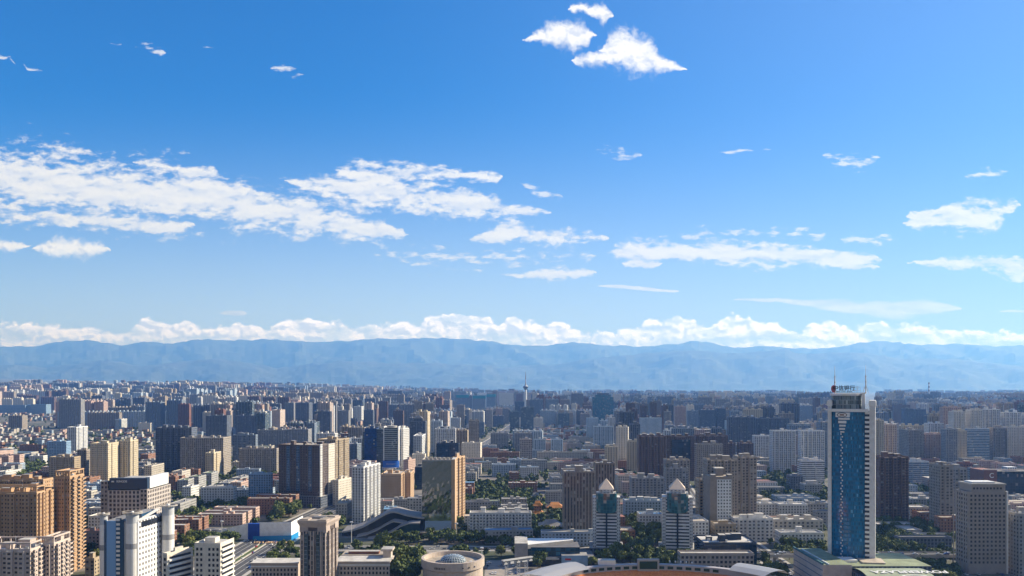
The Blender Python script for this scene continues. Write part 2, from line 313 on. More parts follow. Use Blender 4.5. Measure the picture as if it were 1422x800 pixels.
def fac(name, wall, alt=None, glass=(.03, .04, .055), ww=.5, wh=.5, curtain=.14, gloss=.12, vary=.1, bay=3.3, floor=3.1, cc=None, plain=None):
    m = bpy.data.materials.new(name); m.use_nodes = True; t = m.node_tree; t.nodes.clear()
    g = t.nodes.new('ShaderNodeGroup'); g.node_tree = FG; o = t.nodes.new('ShaderNodeOutputMaterial'); t.links.new(g.outputs[0], o.inputs[0])
    g.inputs['Wall'].default_value = (*wall, 1); g.inputs['Alt'].default_value = (*(alt or wall), 1); g.inputs['Glass'].default_value = (*glass, 1)
    for k, v in (('WinW', ww), ('WinH', wh), ('Curtain', curtain), ('Gloss', gloss), ('Vary', vary)): g.inputs[k].default_value = v
    if cc: g.inputs['CurtCol'].default_value = (*cc, 1)
    M[name] = m; STY[name] = (bay, floor); return m
DG = (.025, .032, .045)
fac('orange_brick', (.46, .295, .17), glass=(.05, .035, .03), ww=.42, wh=.45, bay=2.6)
fac('orange_pale', (.50, .34, .21), glass=(.07, .05, .04), ww=.45, wh=.5, bay=2.8)
fac('pink_beige', (.52, .43, .38), glass=(.05, .045, .05), ww=.5, wh=.48, bay=3.2)
fac('cream', (.66, .61, .53), glass=(.05, .05, .055), ww=.36, wh=.4, bay=3.6, vary=.05)
fac('tan', (.40, .32, .22), alt=(.33, .26, .18), glass=(.05, .05, .055), ww=.5, wh=.5)
fac('yellow_tan', (.57, .49, .35), alt=(.5, .43, .32), glass=(.06, .06, .06), ww=.4, wh=.45)
fac('grey_tan', (.33, .29, .25), alt=(.27, .24, .21), glass=(.05, .05, .055), ww=.5, wh=.5)
fac('mid_grey', (.30, .30, .31), alt=(.25, .26, .28), glass=(.04, .05, .065), ww=.55, wh=.5)
fac('blue_grey', (.22, .27, .34), alt=(.17, .22, .3), glass=(.04, .06, .09), ww=.55, wh=.55)
fac('slate', (.13, .15, .19), alt=(.10, .12, .17), glass=(.03, .045, .07), ww=.6, wh=.6, curtain=.05, cc=(.16, .16, .16))
fac('brown', (.15, .095, .075), alt=(.12, .075, .06), glass=(.04, .035, .04), ww=.5, wh=.5, curtain=.05, cc=(.16, .16, .16))
fac('dark_brown', (.11, .085, .082), glass=(.03, .03, .035), ww=.45, wh=.4, curtain=.05, cc=(.16, .16, .16))
fac('red_brown', (.22, .10, .075), glass=(.04, .035, .04), ww=.5, wh=.5, curtain=.05, cc=(.16, .16, .16))
fac('white_tile', (.74, .73, .71), alt=(.62, .63, .64), glass=(.06, .07, .09), ww=.5, wh=.45)
fac('white_slab', (.70, .70, .70), alt=(.45, .48, .52), glass=(.05, .06, .08), ww=.6, wh=.5)
fac('white_ribbon', (.72, .70, .70), glass=(.03, .04, .055), ww=1.1, wh=.44, bay=2.4, curtain=.05)
fac('beige_office', (.40, .34, .30), glass=(.035, .035, .04), ww=.6, wh=.55, bay=3.4, floor=3.5)
fac('beige_column', (.50, .41, .36), alt=(.30, .25, .23), glass=(.06, .06, .07), ww=.5, wh=.8, bay=2.2, floor=3.5)
fac('tan_strip', (.26, .215, .18), alt=(.12, .10, .09), glass=(.035, .035, .04), ww=.42, wh=.82, bay=3.0, floor=3.4)
fac('navy_glass', (.03, .045, .07), glass=(.012, .03, .06), ww=.9, wh=.86, gloss=.06, curtain=.05, cc=(.16, .16, .16))
fac('blue_glass', (.006, .12, .25), alt=(.006, .12, .25), glass=(.004, .14, .30), ww=.93, wh=.72, bay=1.9, floor=3.5, curtain=.03, gloss=.08, cc=(.10, .27, .42))
fac('deep_blue', (.01, .06, .2), glass=(.005, .05, .22), ww=.95, wh=.8, curtain=.02, gloss=.08)
fac('teal_glass', (.05, .15, .17), glass=(.03, .13, .16), ww=.9, wh=.85, curtain=.08, gloss=.06)
fac('crown_glass', (.34, .38, .38), glass=(.10, .14, .15), ww=.85, wh=.85, curtain=.3, gloss=.06, cc=(.3, .34, .34))
fac('grey_glass', (.16, .2, .23), glass=(.05, .075, .095), ww=.9, wh=.8, curtain=.05, gloss=.06)
fac('mirror_glass', (.03, .04, .045), glass=(.045, .06, .065), ww=.97, wh=.95, curtain=0.0, gloss=.015, bay=1.8, floor=1.9)
fac('blue_ribbon', (.55, .58, .62), glass=(.02, .10, .2), ww=1.1, wh=.62, curtain=.04, bay=2.4)
fac('blue_panel', (.25, .38, .55), alt=(.2, .32, .5), glass=(.05, .08, .12), ww=.6, wh=.5)
fac('pale_blue', (.5, .58, .66), alt=(.32, .42, .55), glass=(.06, .1, .15), ww=.55, wh=.55)
fac('block_cream', (.52, .48, .42), alt=(.46, .43, .39), glass=(.06, .06, .065), ww=.48, wh=.5)
fac('block_grey', (.36, .36, .36), glass=(.05, .055, .06), ww=.5, wh=.5)
fac('block_white', (.66, .65, .63), alt=(.6, .6, .6), glass=(.06, .065, .075), ww=.5, wh=.5)
fac('block_brick', (.27, .14, .09), glass=(.05, .045, .045), ww=.45, wh=.5)
fac('block_pink', (.5, .36, .31), glass=(.06, .05, .05), ww=.45, wh=.5)
fac('block_blue', (.34, .42, .52), glass=(.05, .07, .09), ww=.5, wh=.5)
for n, c in (('roof_grey', (.27, .265, .26)), ('roof_pale', (.47, .45, .42)), ('roof_dark', (.13, .13, .14)), ('roof_tan', (.42, .36, .29)), ('roof_red', (.28, .12, .09)), ('roof_blue', (.12, .25, .42)), ('roof_green', (.22, .26, .16))):
    mat(n, c, .85, nscale=.12, namt=.28, vary=.15)
mat('white_paint', (.78, .77, .75), .55, nscale=.3, namt=.06); mat('concrete', (.42, .40, .37), .85, nscale=.2, namt=.18); mat('dark_metal', (.05, .055, .06), .45); mat('steel', (.55, .56, .57), .4, .3)
mat('asphalt', (.075, .075, .08), .9, nscale=.15, namt=.3); mat('paint_line', (.7, .7, .66), .7); mat('glass_dark', (.02, .025, .035), .08); mat('glass_blue', (.02, .07, .14), .08)
mat('orange_metal', (.6, .2, .04), .6, nscale=.4, namt=.2); mat('red_sign', (.55, .03, .03), .5); mat('blue_sign', (.01, .12, .55), .5); mat('black_letter', (.02, .02, .025), .5)
mat('mirror_panel', (.25, .29, .32), .07, 1.0)
mat('trunk_bark', (.10, .075, .055), .9)

# ------------------------------------------------------------------ terrain, mountains, haze
def ground_mat():
    m = mat('city_ground', (.13, .125, .115), .95); t = m.node_tree; b = t.nodes['Principled BSDF']; N = t.nodes; L = t.links
    tc = N.new('ShaderNodeTexCoord')
    def nz(s, d):
        n = N.new('ShaderNodeTexNoise'); n.inputs['Scale'].default_value = s; n.inputs['Detail'].default_value = d; n.inputs['Roughness'].default_value = .65; L.new(tc.outputs['Object'], n.inputs['Vector']); return n.outputs['Fac']
    def ramp(f, st):
        r = N.new('ShaderNodeValToRGB'); L.new(f, r.inputs[0]); e = r.color_ramp.elements
        e[0].position, e[0].color = st[0][0], (*st[0][1], 1); e[1].position, e[1].color = st[-1][0], (*st[-1][1], 1)
        for p, c in st[1:-1]: k = e.new(p); k.color = (*c, 1)
        return r.outputs[0]
    a = ramp(nz(.012, 8), [(.36, (.05, .07, .035)), (.48, (.09, .095, .06)), (.54, (.16, .15, .135)), (.68, (.22, .2, .18))])
    c = ramp(nz(.08, 5), [(.35, (.7, .7, .7)), (.7, (1.25, 1.2, 1.15))])
    mx = N.new('ShaderNodeMix'); mx.data_type = 'RGBA'; mx.blend_type = 'MULTIPLY'; mx.inputs[0].default_value = 1; L.new(a, mx.inputs[6]); L.new(c, mx.inputs[7]); L.new(mx.outputs[2], b.inputs['Base Color'])
ground_mat()
def build_ground():
    ys = [-3000, 0, 400, 800, 1500, 2500, 3200] + [3200 + 450 * i for i in range(1, 32)] + [19000, 22000, 26000, 30000, 34000, 38200]
    xs = [-41800, -30000, -20000, -16000] + [-13000 + 500 * i for i in range(0, 29)] + [3000, 6000, 10000, 15000, 20000, 28000, 41800]
    b = MB(); P = [[(x, y, gz(x, y)) for x in xs] for y in ys]; b.grid(P, 'city_ground', True)
    tag(b.build('ground'), 'grey green city ground stretching to the foot of the mountains', 'ground', kind='structure')
build_ground()
def lerp_tab(T, x):
    for (a, u), (b, v) in zip(T, T[1:]):
        if x <= b: return u + (v - u) * (max(x, a) - a) / (b - a)
    return T[-1][1]
BACK = [(-420, 478), (-200, 474), (0, 483), (50, 481), (80, 475), (120, 472), (150, 477), (165, 479), (195, 475), (240, 478), (270, 472), (330, 471), (400, 474), (460, 474), (530, 471), (590, 470), (650, 472), (710, 477), (760, 478), (800, 477), (850, 480), (900, 480), (950, 477), (970, 475), (1020, 482), (1060, 481), (1100, 484), (1150, 482), (1200, 474), (1240, 475), (1290, 478), (1350, 479), (1422, 482), (1600, 474), (1920, 480)]
FRONT = [(-420, 508), (-200, 500), (60, 510), (140, 500), (200, 508), (300, 499), (380, 510), (470, 502), (600, 505), (700, 509), (760, 504), (850, 496), (900, 489), (960, 487), (1010, 492), (1050, 490), (1090, 486), (1120, 494), (1150, 491), (1190, 487), (1220, 493), (1260, 498), (1320, 497), (1370, 505), (1422, 510), (1600, 500), (1920, 512)]
mat('mountain_forest', (.05, .075, .045), .95, nscale=.0012, namt=.2, col2=(.085, .095, .065))
def range_mesh(name, T, y0, yc, y1, label, seed, amp):
    b = MB(); P = []
    rows = 26
    for j in range(rows + 1):
        t = j / rows; row = []
        for i in range(0, 461):
            px = -400 + i * 5; k = (px - CX) / F
            y = y0 + (yc - y0) * min(1, t / .8) + (y1 - yc) * max(0, (t - .8) / .2)
            x = k * y; crest = (HY - lerp_tab(T, px)) * yc / F + H
            s = smooth(0, 1, min(1, t / .8)) ** .85 if t <= .8 else 1 - .8 * ((t - .8) / .2)
            q = Vector((x * .00024 + seed, y * .00024, seed))
            rd = 1 - abs(noise.fractal(q, .9, 2.1, 5)) * 2; rd2 = noise.fractal(q * 4.0, .9, 2.1, 4)
            env = math.sin(math.pi * min(1, t / .8)) * (1 if t <= .8 else 0) + .06
            z = crest * s + (rd - .55) * amp * env * .9 + rd2 * amp * .22 * env + noise.fractal(q * 9.0, .8, 2.2, 4) * 55 * (1 if t <= .82 else 0)
            row.append((x, y, max(z, -8) if j else -10))
        P.append(row)
    b.grid(P, 'mountain_forest', True)
    tag(b.build(name), label, 'mountains', kind='structure')
range_mesh('mountain_range', BACK, 28500, 35000, 38000, 'long hazy blue mountain range along the whole horizon under the cloud bank', 3.1, 390)
range_mesh('foothills', FRONT, 23000, 27500, 29600, 'lower darker ridge of hills in front of the hazy mountain range', 8.7, 255)
def build_haze():
    b = MB(); b.box(-42000, 42000, -3100, 38300, -14, 2420, 'haze_air', bottom=True); o = b.build('haze')
    tag(o, 'thin pale blue haze filling the air between the city and the mountains', 'haze', kind='stuff')
hm = bpy.data.materials.new('haze_air'); hm.use_nodes = True; M['haze_air'] = hm
t_ = hm.node_tree; t_.nodes.clear(); pv = t_.nodes.new('ShaderNodeVolumePrincipled'); om = t_.nodes.new('ShaderNodeOutputMaterial'); t_.links.new(pv.outputs[0], om.inputs['Volume'])
pv.inputs['Color'].default_value = (.17, .41, 1.0, 1); pv.inputs['Absorption Color'].default_value = (.5, .58, .74, 1); pv.inputs['Density'].default_value = 5.9e-5; pv.inputs['Anisotropy'].default_value = .28
hm.cycles.homogeneous_volume = True
build_haze()
# ------------------------------------------------------------------ buildings read off the photograph: columns of the front, far side edge, top row, base row
AT, OB, BL = 'apartment_tower', 'office_tower', 'low_block'
HEROES = [
 # bottom left
 (AT, 'orange brick tower with a wide dark front cut by the left edge', 'apartment tower', (-40, 51, 63, 686, 808, 'orange_brick'), dict(n=4, ns=2, huts=3, frame=True, roof='roof_tan')),
 (AT, 'narrow orange brick tower squeezed between two wider orange towers', 'apartment tower', (22, 64, 77, 682, 800, 'orange_brick'), dict(n=2, ns=1, huts=1, roof='roof_tan')),
 (AT, 'tallest orange tower, its full height of sunlit right side showing windows', 'apartment tower', (76, 97, 117, 664, 795, 'orange_brick'), dict(n=1, ns=2, huts=2, roof='roof_tan', frame=True, balc=('side', 3))),
 (AT, 'orange tower behind with clutter of sunlit roof huts', 'apartment tower', (-24, 60, 74, 668, 762, 'orange_brick'), dict(n=4, huts=5, roof='roof_tan')),
 (AT, 'pinkish beige apartment block at the bottom left corner, roof frames on top', 'apartment tower', (-30, 42, 70, 766, 846, 'pink_beige'), dict(n=4, ns=3, huts=3, frame=True, roof='roof_pale', balc=('side', 4))),
 (AT, 'pinkish beige block with sunlit balconies below the tallest orange tower', 'apartment tower', (60, 75, 98, 757, 838, 'pink_beige'), dict(n=1, ns=3, huts=1, frame=True, roof='roof_pale', balc=('side', 4))),
 (BL, 'small tan block in the trees right of the tallest orange tower', 'low block', (118, 131, 137, 778, 800, 'tan'), dict(n=0, huts=1, roof='roof_pale')),
 # left middle
 (AT, 'pale tower with dark left half and bright right half near the left edge', 'apartment tower', (93, 106, 122, 594, 632, 'white_slab'), dict(n=2, ns=2, huts=2)),
 (AT, 'tan and yellow tower, left one of a sunlit pair above the sign office', 'apartment tower', (125, 150, 165, 617, 676, 'yellow_tan'), dict(n=2, ns=1, huts=2)),
 (AT, 'tan and yellow tower, right and slightly taller one of a sunlit pair', 'apartment tower', (165, 181, 192, 613, 672, 'yellow_tan'), dict(n=2, ns=1, huts=2)),
 (AT, 'short tan tower left of the sunlit yellow pair', 'apartment tower', (68, 103, 112, 636, 680, 'tan'), dict(n=3, huts=2)),
 (AT, 'brownish stepped tower between the short tan tower and the yellow pair', 'apartment tower', (107, 120, 126, 626, 672, 'grey_tan'), dict(n=1, huts=2)),
 (OB, 'low blue panelled block beside a dark tree patch near the left edge', 'office block', (65, 92, None, 614, 640, 'blue_panel'), dict(n=0, huts=1)),
 (BL, 'bright white low block in front of the left tree patch', 'low block', (40, 60, 66, 634, 645, 'block_white'), dict(n=0, huts=1, roof='roof_pale')),
 (OB, 'long low blue glass slab, left half of a pair at the left edge', 'office block', (-6, 35, None, 563, 575, 'blue_panel'), dict(n=0, huts=0)),
 (OB, 'long low blue glass slab, right half of a pair near the left edge', 'office block', (36, 64, 71, 562, 575, 'blue_panel'), dict(n=0, huts=0)),
 (AT, 'small bright white tower standing alone beyond the village of low houses', 'apartment tower', (160, 165, 182, 583, 598, 'white_slab'), dict(n=0, huts=2, depth=60)),
 (AT, 'pale low slab with a bright end right of the lone white tower', 'apartment tower', (192, 209, 213, 588, 600, 'cream'), dict(n=1, huts=1)),
 (AT, 'dark blue-grey slab of five bays left of the tan slab', 'apartment tower', (216, 266, 274, 595, 658, 'slate'), dict(n=6, huts=4)),
 (AT, 'long tan slab of five bays with a yellow sunlit end', 'apartment tower', (250, 310, 321, 609, 660, 'grey_tan'), dict(n=5, huts=4)),
 (AT, 'short yellowish tower in front of the long tan slab', 'apartment tower', (285, 297, 307, 630, 664, 'yellow_tan'), dict(n=1, ns=1, huts=1)),
 (AT, 'dark slate slab with a white sunlit strip behind the long tan slab', 'apartment tower', (286, 315, 322, 578, 622, 'slate'), dict(n=2, huts=2)),
 (AT, 'dark slate slab without a visible side right of the white strip slab', 'apartment tower', (326, 355, None, 578, 614, 'slate'), dict(n=2, huts=2)),
 (AT, 'deep blue ribbed slab behind the tan slab with roof lanterns', 'apartment tower', (323, 355, 358, 605, 652, 'blue_grey'), dict(n=4, huts=4)),
 (AT, 'tan slab with four sunlit roof lanterns left of the dark striped towers', 'apartment tower', (332, 384, 387, 624, 660, 'grey_tan'), dict(n=4, huts=4)),
 (AT, 'wide grey slab of many bays, left half, above the lantern slab', 'apartment tower', (357, 398, None, 598, 628, 'mid_grey'), dict(n=4, huts=3)),
 (AT, 'wide grey slab of many bays, right half with sunlit end', 'apartment tower', (399, 428, 433, 597, 628, 'mid_grey'), dict(n=3, huts=3)),
 (AT, 'pale round-topped tower left in a row over the wide grey slab', 'apartment tower', (377, 389, 396, 570, 600, 'pink_beige'), dict(n=1, huts=2)),
 (AT, 'tall dark slab with a sunlit right edge over the wide grey slab', 'apartment tower', (410, 429, 434, 560, 596, 'slate'), dict(n=2, huts=2)),
 (AT, 'slightly shorter slab left of the tall dark slab with sunlit edge', 'apartment tower', (395, 408, 411, 560, 592, 'mid_grey'), dict(n=2, huts=2)),
 (OB, 'blue window-gridded block with a white roof box in the low district', 'office block', (345, 376, 379, 659, 700, 'blue_panel'), dict(n=0, huts=1, roof='roof_pale')),
 (AT, 'big dark brown tower with blue vertical stripes, left of the attached pair', 'apartment tower', (387, 444, 466, 620, 705, 'dark_brown'), dict(rot=-14, n=0, huts=3, roof='roof_tan', base=(14, 3, 'slate'))),
 (AT, 'big brown and cream tower attached behind the dark striped tower', 'apartment tower', (440, 466, 485, 612, 686, 'tan'), dict(rot=-14, n=1, ns=2, huts=2, roof='roof_tan')),
 (AT, 'dark tower with a tall pale right side above the striped pair', 'apartment tower', (441, 459, 469, 572, 612, 'slate'), dict(n=2, ns=1, huts=2)),
 (AT, 'grey slab right of the dark tower with pale side', 'apartment tower', (469, 484, 487, 571, 602, 'mid_grey'), dict(n=2, huts=1)),
 (AT, 'pale slab right of the plain grey slab', 'apartment tower', (491, 502, 505, 565, 588, 'white_slab'), dict(n=2, huts=1)),
 (AT, 'dark slab left of the brown and orange striped towers', 'apartment tower', (505, 518, 520, 570, 600, 'slate'), dict(n=1, huts=2)),
 (AT, 'brown tower with an orange sunlit right edge', 'apartment tower', (525, 538, 545, 558, 592, 'brown'), dict(n=2, ns=1, huts=2)),
 (AT, 'brown slab in a row behind the grey glass office cluster', 'apartment tower', (546, 560, 568, 571, 602, 'brown'), dict(n=2, huts=2)),
 (AT, 'small brown tower between the dark slab and the orange-edged tower', 'apartment tower', (518, 523, 526, 568, 594, 'brown'), dict(n=1, huts=1)),
 # centre left offices
 (OB, 'dark blue glass tower on the left of the office cluster', 'office tower', (506, 523, None, 596, 652, 'deep_blue'), dict(n=0, huts=1, depth=26)),
 (OB, 'grey glass tower between the dark blue tower and the ribbed tower', 'office tower', (523, 532, None, 597, 654, 'grey_glass'), dict(n=0, huts=1, depth=30)),
 (OB, 'white tiled tower with sunlit window grid, right in the office cluster', 'office tower', (553, 560, 568, 596, 655, 'white_tile'), dict(rot=-25, n=0, huts=1, roof='roof_pale')),
 (AT, 'dark hotel-like tower with an orange sunlit edge and pyramid top', 'office tower', (570, 591, 598, 586, 640, 'slate'), dict(n=2, huts=0, roof='roof_dark')),
 (AT, 'short white tower in front of the dark pyramid-topped tower', 'apartment tower', (574, 586, 591, 606, 645, 'white_slab'), dict(n=2, huts=1, roof='roof_pale')),
 (BL, 'cream stepped podium below the short white tower', 'low block', (572, 590, 602, 632, 652, 'cream'), dict(n=0, huts=2, roof='roof_pale')),
 (BL, 'pale sunlit low block right of the office cluster base', 'low block', (560, 567, 577, 640, 660, 'block_pink'), dict(rot=-20, n=0, huts=2, roof='roof_pale')),
 (AT, 'grey apartment slab with bright ribbed white side beside the dark sunken street', 'apartment tower', (489, 505, 528, 650, 728, 'white_slab'), dict(rot=-13, n=0, ns=4, p=2.2, huts=4, roof='roof_pale')),
 (OB, 'brown orange brick block behind the theatre with a sunlit end', 'office block', (529, 557, 564, 660, 704, 'orange_pale'), dict(n=0, ns=1, huts=2, roof='roof_tan')),
 (OB, 'lower orange brick wing right of the brown orange block', 'office block', (560, 570, 575, 658, 700, 'orange_pale'), dict(n=0, huts=1, roof='roof_tan')),
 (OB, 'black glass box building between the orange block and the mirror tower', 'office block', (576, 588, None, 650, 680, 'navy_glass'), dict(n=0, huts=1)),
 (BL, 'cream shopping podium with red signs right of the striped pair', 'low block', (462, 470, 488, 668, 702, 'cream'), dict(rot=-20, n=0, huts=2, roof='roof_pale', depth=50)),
 (OB, 'black glass office just above the mirror tower roof', 'office block', (606, 637, 641, 617, 655, 'navy_glass'), dict(n=0, huts=2)),
 (AT, 'slim orange sunlit slab attached to the right of the mirror tower', 'apartment tower', (628, 634, 646, 637, 728, 'orange_pale'), dict(rot=-20, n=0, ns=2, huts=1, roof='roof_tan')),
 # centre
 (AT, 'brown tower standing over the boulevard left of the low red stand', 'apartment tower', (634, 645, 649, 563, 598, 'grey_tan'), dict(n=2, huts=2)),
 (AT, 'white tower left of the brown boulevard tower', 'apartment tower', (625, 639, 643, 581, 602, 'white_slab'), dict(n=2, ns=1, huts=2)),
 (AT, 'tower with a teal wrapped top, left of the teal trio', 'apartment tower', (634, 651, None, 549, 574, 'blue_grey'), dict(n=2, huts=0, roof='roof_blue')),
 (AT, 'tower with a teal wrapped top, middle of the teal trio', 'apartment tower', (657, 674, 676, 550, 576, 'blue_grey'), dict(n=2, huts=0, roof='roof_blue')),
 (AT, 'tower with a teal wrapped top, right of the teal trio', 'apartment tower', (676, 688, 691, 548, 572, 'blue_grey'), dict(n=2, huts=0, roof='roof_blue')),
 (OB, 'broad cream block with a flat top left of the broadcast tower', 'office tower', (693, 713, None, 546, 568, 'cream'), dict(n=3, huts=1)),
 (AT, 'grey tower at the boulevard bend with low white blocks beside it', 'apartment tower', (675, 684, 690, 570, 596, 'mid_grey'), dict(n=1, huts=1)),
 (OB, 'grey glass tower left of a pair below the broadcast tower', 'office tower', (708, 721, None, 572, 600, 'grey_glass'), dict(n=0, huts=2)),
 (OB, 'taller blue-grey glass tower right of a pair below the broadcast tower', 'office tower', (723, 741, 744, 566, 600, 'grey_glass'), dict(n=0, huts=1)),
 (OB, 'dark grey tower just left of the broadcast tower shaft', 'office tower', (715, 728, None, 558, 586, 'slate'), dict(n=0, huts=1)),
 (OB, 'large blank grey and cream hall with sunlit end in the city centre', 'office block', (641, 667, 681, 616, 643, 'cream'), dict(rot=-8, n=0, huts=1, roof='roof_pale')),
 (OB, 'mid-rise white office with hipped top and sunlit side in the centre', 'office tower', (722, 739, 743, 611, 642, 'beige_office'), dict(n=0, huts=1, roof='roof_pale')),
 (BL, 'wide grey podium below the mid-rise white office', 'low block', (724, 760, 764, 640, 655, 'block_grey'), dict(n=0, huts=1, roof='roof_pale')),
 (BL, 'long low beige institute building right of the mid-rise office', 'low block', (746, 816, None, 629, 640, 'block_cream'), dict(n=0, huts=2, roof='roof_grey')),
 (BL, 'long low wall-like building left of the mid-rise office', 'low block', (681, 721, None, 629, 640, 'block_brick'), dict(n=0, huts=1, roof='roof_pale')),
 (AT, 'pale blue slab with sunlit fins, left one behind the long beige institute', 'apartment tower', (742, 757, 760, 611, 630, 'pale_blue'), dict(n=2, ns=1, huts=1)),
 (AT, 'pale blue slab with sunlit fins, right one behind the long beige institute', 'apartment tower', (766, 781, 785, 611, 630, 'pale_blue'), dict(n=2, ns=1, huts=1)),
 (BL, 'white block with dark grid windows behind the green park, left wing', 'low block', (683, 716, None, 646, 662, 'pale_blue'), dict(n=3, huts=2)),
 (BL, 'white and blue block behind the green park, right wing', 'low block', (722, 748, None, 650, 664, 'block_white'), dict(n=0, huts=1, roof='roof_blue')),
 (BL, 'brown low hall between the green park and the tan strip office', 'low block', (706, 746, None, 672, 684, 'block_brick'), dict(n=0, huts=1, roof='roof_pale')),
 (BL, 'red brick corner building right of the mirror tower', 'low block', (645, 656, 660, 680, 694, 'block_brick'), dict(n=0, huts=1, roof='roof_pale')),
 (BL, 'low pale block behind the mirror tower, open courtyard on its roof', 'low block', (648, 661, 691, 658, 672, 'block_cream'), dict(n=0, huts=1, roof='roof_pale')),
 (AT, 'long white seven storey block with balconies below the green park', 'apartment block', (652, 738, None, 714, 746, 'white_slab'), dict(n=0, p=.9, huts=3, depth=14, roof='roof_pale', balc=('front', 14))),
 (OB, 'tall brown-grey office with vertical window strips behind the left pyramid tower', 'office tower', (783, 826, None, 657, 752, 'tan_strip'), dict(n=0, huts=1, depth=26)),
 (OB, 'plain brown rear wing of the vertical strip office', 'office tower', (827, 854, None, 645, 735, 'tan_strip'), dict(n=0, huts=1, depth=20)),
 (BL, 'blue-white low institute block between the two pyramid towers', 'low block', (868, 922, None, 697, 722, 'block_blue'), dict(n=0, huts=4, roof='roof_pale')),
 (BL, 'pale low annex in front of the blue-white institute block', 'low block', (888, 922, None, 716, 738, 'block_white'), dict(n=0, huts=1, roof='roof_blue')),
 (AT, 'grey slab with many windows behind the blue-white institute', 'apartment tower', (877, 922, None, 665, 712, 'mid_grey'), dict(n=4, huts=2)),
 # centre right
 (OB, 'dark teal office with three sunken glass bays and a crowned roof', 'office tower', (823, 852, None, 552, 588, 'teal_glass'), dict(n=2, p=3, huts=1, crown=True)),
 (OB, 'pale blue tower with white fins above the trees right of centre', 'office tower', (825, 852, None, 593, 625, 'pale_blue'), dict(n=4, huts=2, base=(14, 10, 'blue_panel'))),
 (AT, 'pale grey tower behind the pale blue finned tower', 'apartment tower', (815, 831, None, 581, 612, 'pale_blue'), dict(n=1, huts=1)),
 (OB, 'bright white and blue office slab standing out among darker towers', 'office tower', (889, 919, None, 581, 612, 'pale_blue'), dict(n=1, p=2, huts=1)),
 (AT, 'dark navy slab without windows showing, left part, right of the white blue office', 'apartment tower', (971, 994, None, 570, 606, 'slate'), dict(n=0, huts=1)),
 (AT, 'dark navy slab, narrow right part', 'apartment tower', (996, 1008, None, 568, 606, 'slate'), dict(n=0, huts=1)),
 (AT, 'grey blue slab left of the dark navy slab', 'apartment tower', (955, 970, None, 571, 604, 'blue_grey'), dict(n=1, huts=1)),
 (AT, 'pinkish slab with pale stripes left of the grey blue slab', 'apartment tower', (937, 954, None, 565, 602, 'block_pink'), dict(n=2, huts=2)),
 (AT, 'brown towered block, left of the long brown cluster', 'apartment tower', (887, 925, None, 607, 676, 'brown'), dict(n=4, p=2.5, huts=3)),
 (AT, 'brown towered block with a tall blue window panel', 'apartment tower', (926, 964, None, 607, 668, 'brown'), dict(n=1, p=2.5, huts=3)),
 (AT, 'brown towered block, right of the long brown cluster', 'apartment tower', (966, 1011, None, 606, 662, 'brown'), dict(n=4, p=2.5, huts=4)),
 (AT, 'short brown block in front of the long brown cluster', 'apartment tower', (968, 1004, None, 618, 676, 'grey_tan'), dict(n=3, huts=2)),
 (AT, 'grey slab with a rusty roof in front of the brown cluster', 'apartment tower', (925, 958, 968, 640, 702, 'grey_tan'), dict(n=3, huts=2, roof='roof_tan')),
 (AT, 'grey tan tower group, tall wide slab with rusty roof huts', 'apartment tower', (982, 1024, None, 640, 742, 'grey_tan'), dict(n=4, p=2, huts=3, roof='roof_tan')),
 (AT, 'grey tan tower group, right slab with a dark slot down its middle', 'apartment tower', (1024, 1051, None, 636, 732, 'grey_tan'), dict(n=2, p=2, huts=2, roof='roof_tan')),
 (AT, 'dark tan tower with rounded roof left of the white panel tower', 'apartment tower', (971, 990, None, 668, 736, 'tan'), dict(n=1, huts=1, roof='roof_tan')),
 (AT, 'grey slab behind the left edge of the grey tan group', 'apartment tower', (925, 956, None, 651, 704, 'mid_grey'), dict(n=3, huts=1)),
 (BL, 'low brown entrance block at the foot of the white panel tower', 'low block', (993, 1022, None, 730, 756, 'tan'), dict(n=0, huts=2, roof='roof_tan')),
 (BL, 'white block with tall pilasters right of the white panel tower', 'low block', (1020, 1074, None, 722, 752, 'block_white'), dict(n=4, p=1, huts=3, roof='roof_pale')),
 (BL, 'long white hospital-like block with square windows, left half', 'low block', (1051, 1080, None, 701, 724, 'block_white'), dict(n=0, huts=1, roof='roof_pale')),
 (BL, 'long white hospital-like block with square windows, right half', 'low block', (1082, 1122, None, 702, 726, 'block_white'), dict(n=0, huts=1, roof='roof_pale')),
 (BL, 'cream low row with small windows left of the blue bank tower', 'low block', (1075, 1143, None, 724, 744, 'block_cream'), dict(n=5, p=.8, huts=3, roof='roof_pale')),
 (BL, 'curved-ended white low building just left of the bank tower base', 'low block', (1084, 1144, None, 742, 760, 'block_white'), dict(n=0, huts=1, roof='roof_grey')),
 (OB, 'black glass flat building right of the right pyramid tower', 'office block', (977, 1051, None, 756, 792, 'navy_glass'), dict(n=0, huts=4, roof='roof_pale', depth=34)),
 (BL, 'long beige low block with dark windows in front of the black glass building', 'low block', (945, 1047, None, 771, 800, 'beige_office'), dict(n=0, huts=0, roof='roof_pale', depth=12)),
 (AT, 'dark grey slab on the skyline left of the white twin slabs, taller', 'apartment tower', (1050, 1096, None, 582, 628, 'slate'), dict(n=3, p=2, huts=4)),
 (AT, 'dark grey slab on the skyline left of the white twin slabs, shorter', 'apartment tower', (1012, 1049, None, 580, 630, 'slate'), dict(n=3, p=2, huts=3)),
 (OB, 'white framed block left of the white twin slabs', 'office tower', (1048, 1073, None, 606, 644, 'white_slab'), dict(n=1, huts=1, roof='roof_pale')),
 (AT, 'white ribbed slab, left of the twin pair beside the blue bank tower', 'apartment tower', (1073, 1105, None, 599, 658, 'white_slab'), dict(n=5, p=2, huts=1, roof='roof_pale')),
 (AT, 'white ribbed slab, right of the twin pair beside the blue bank tower', 'apartment tower', (1113, 1145, None, 599, 655, 'white_slab'), dict(n=5, p=2, huts=1, roof='roof_pale')),
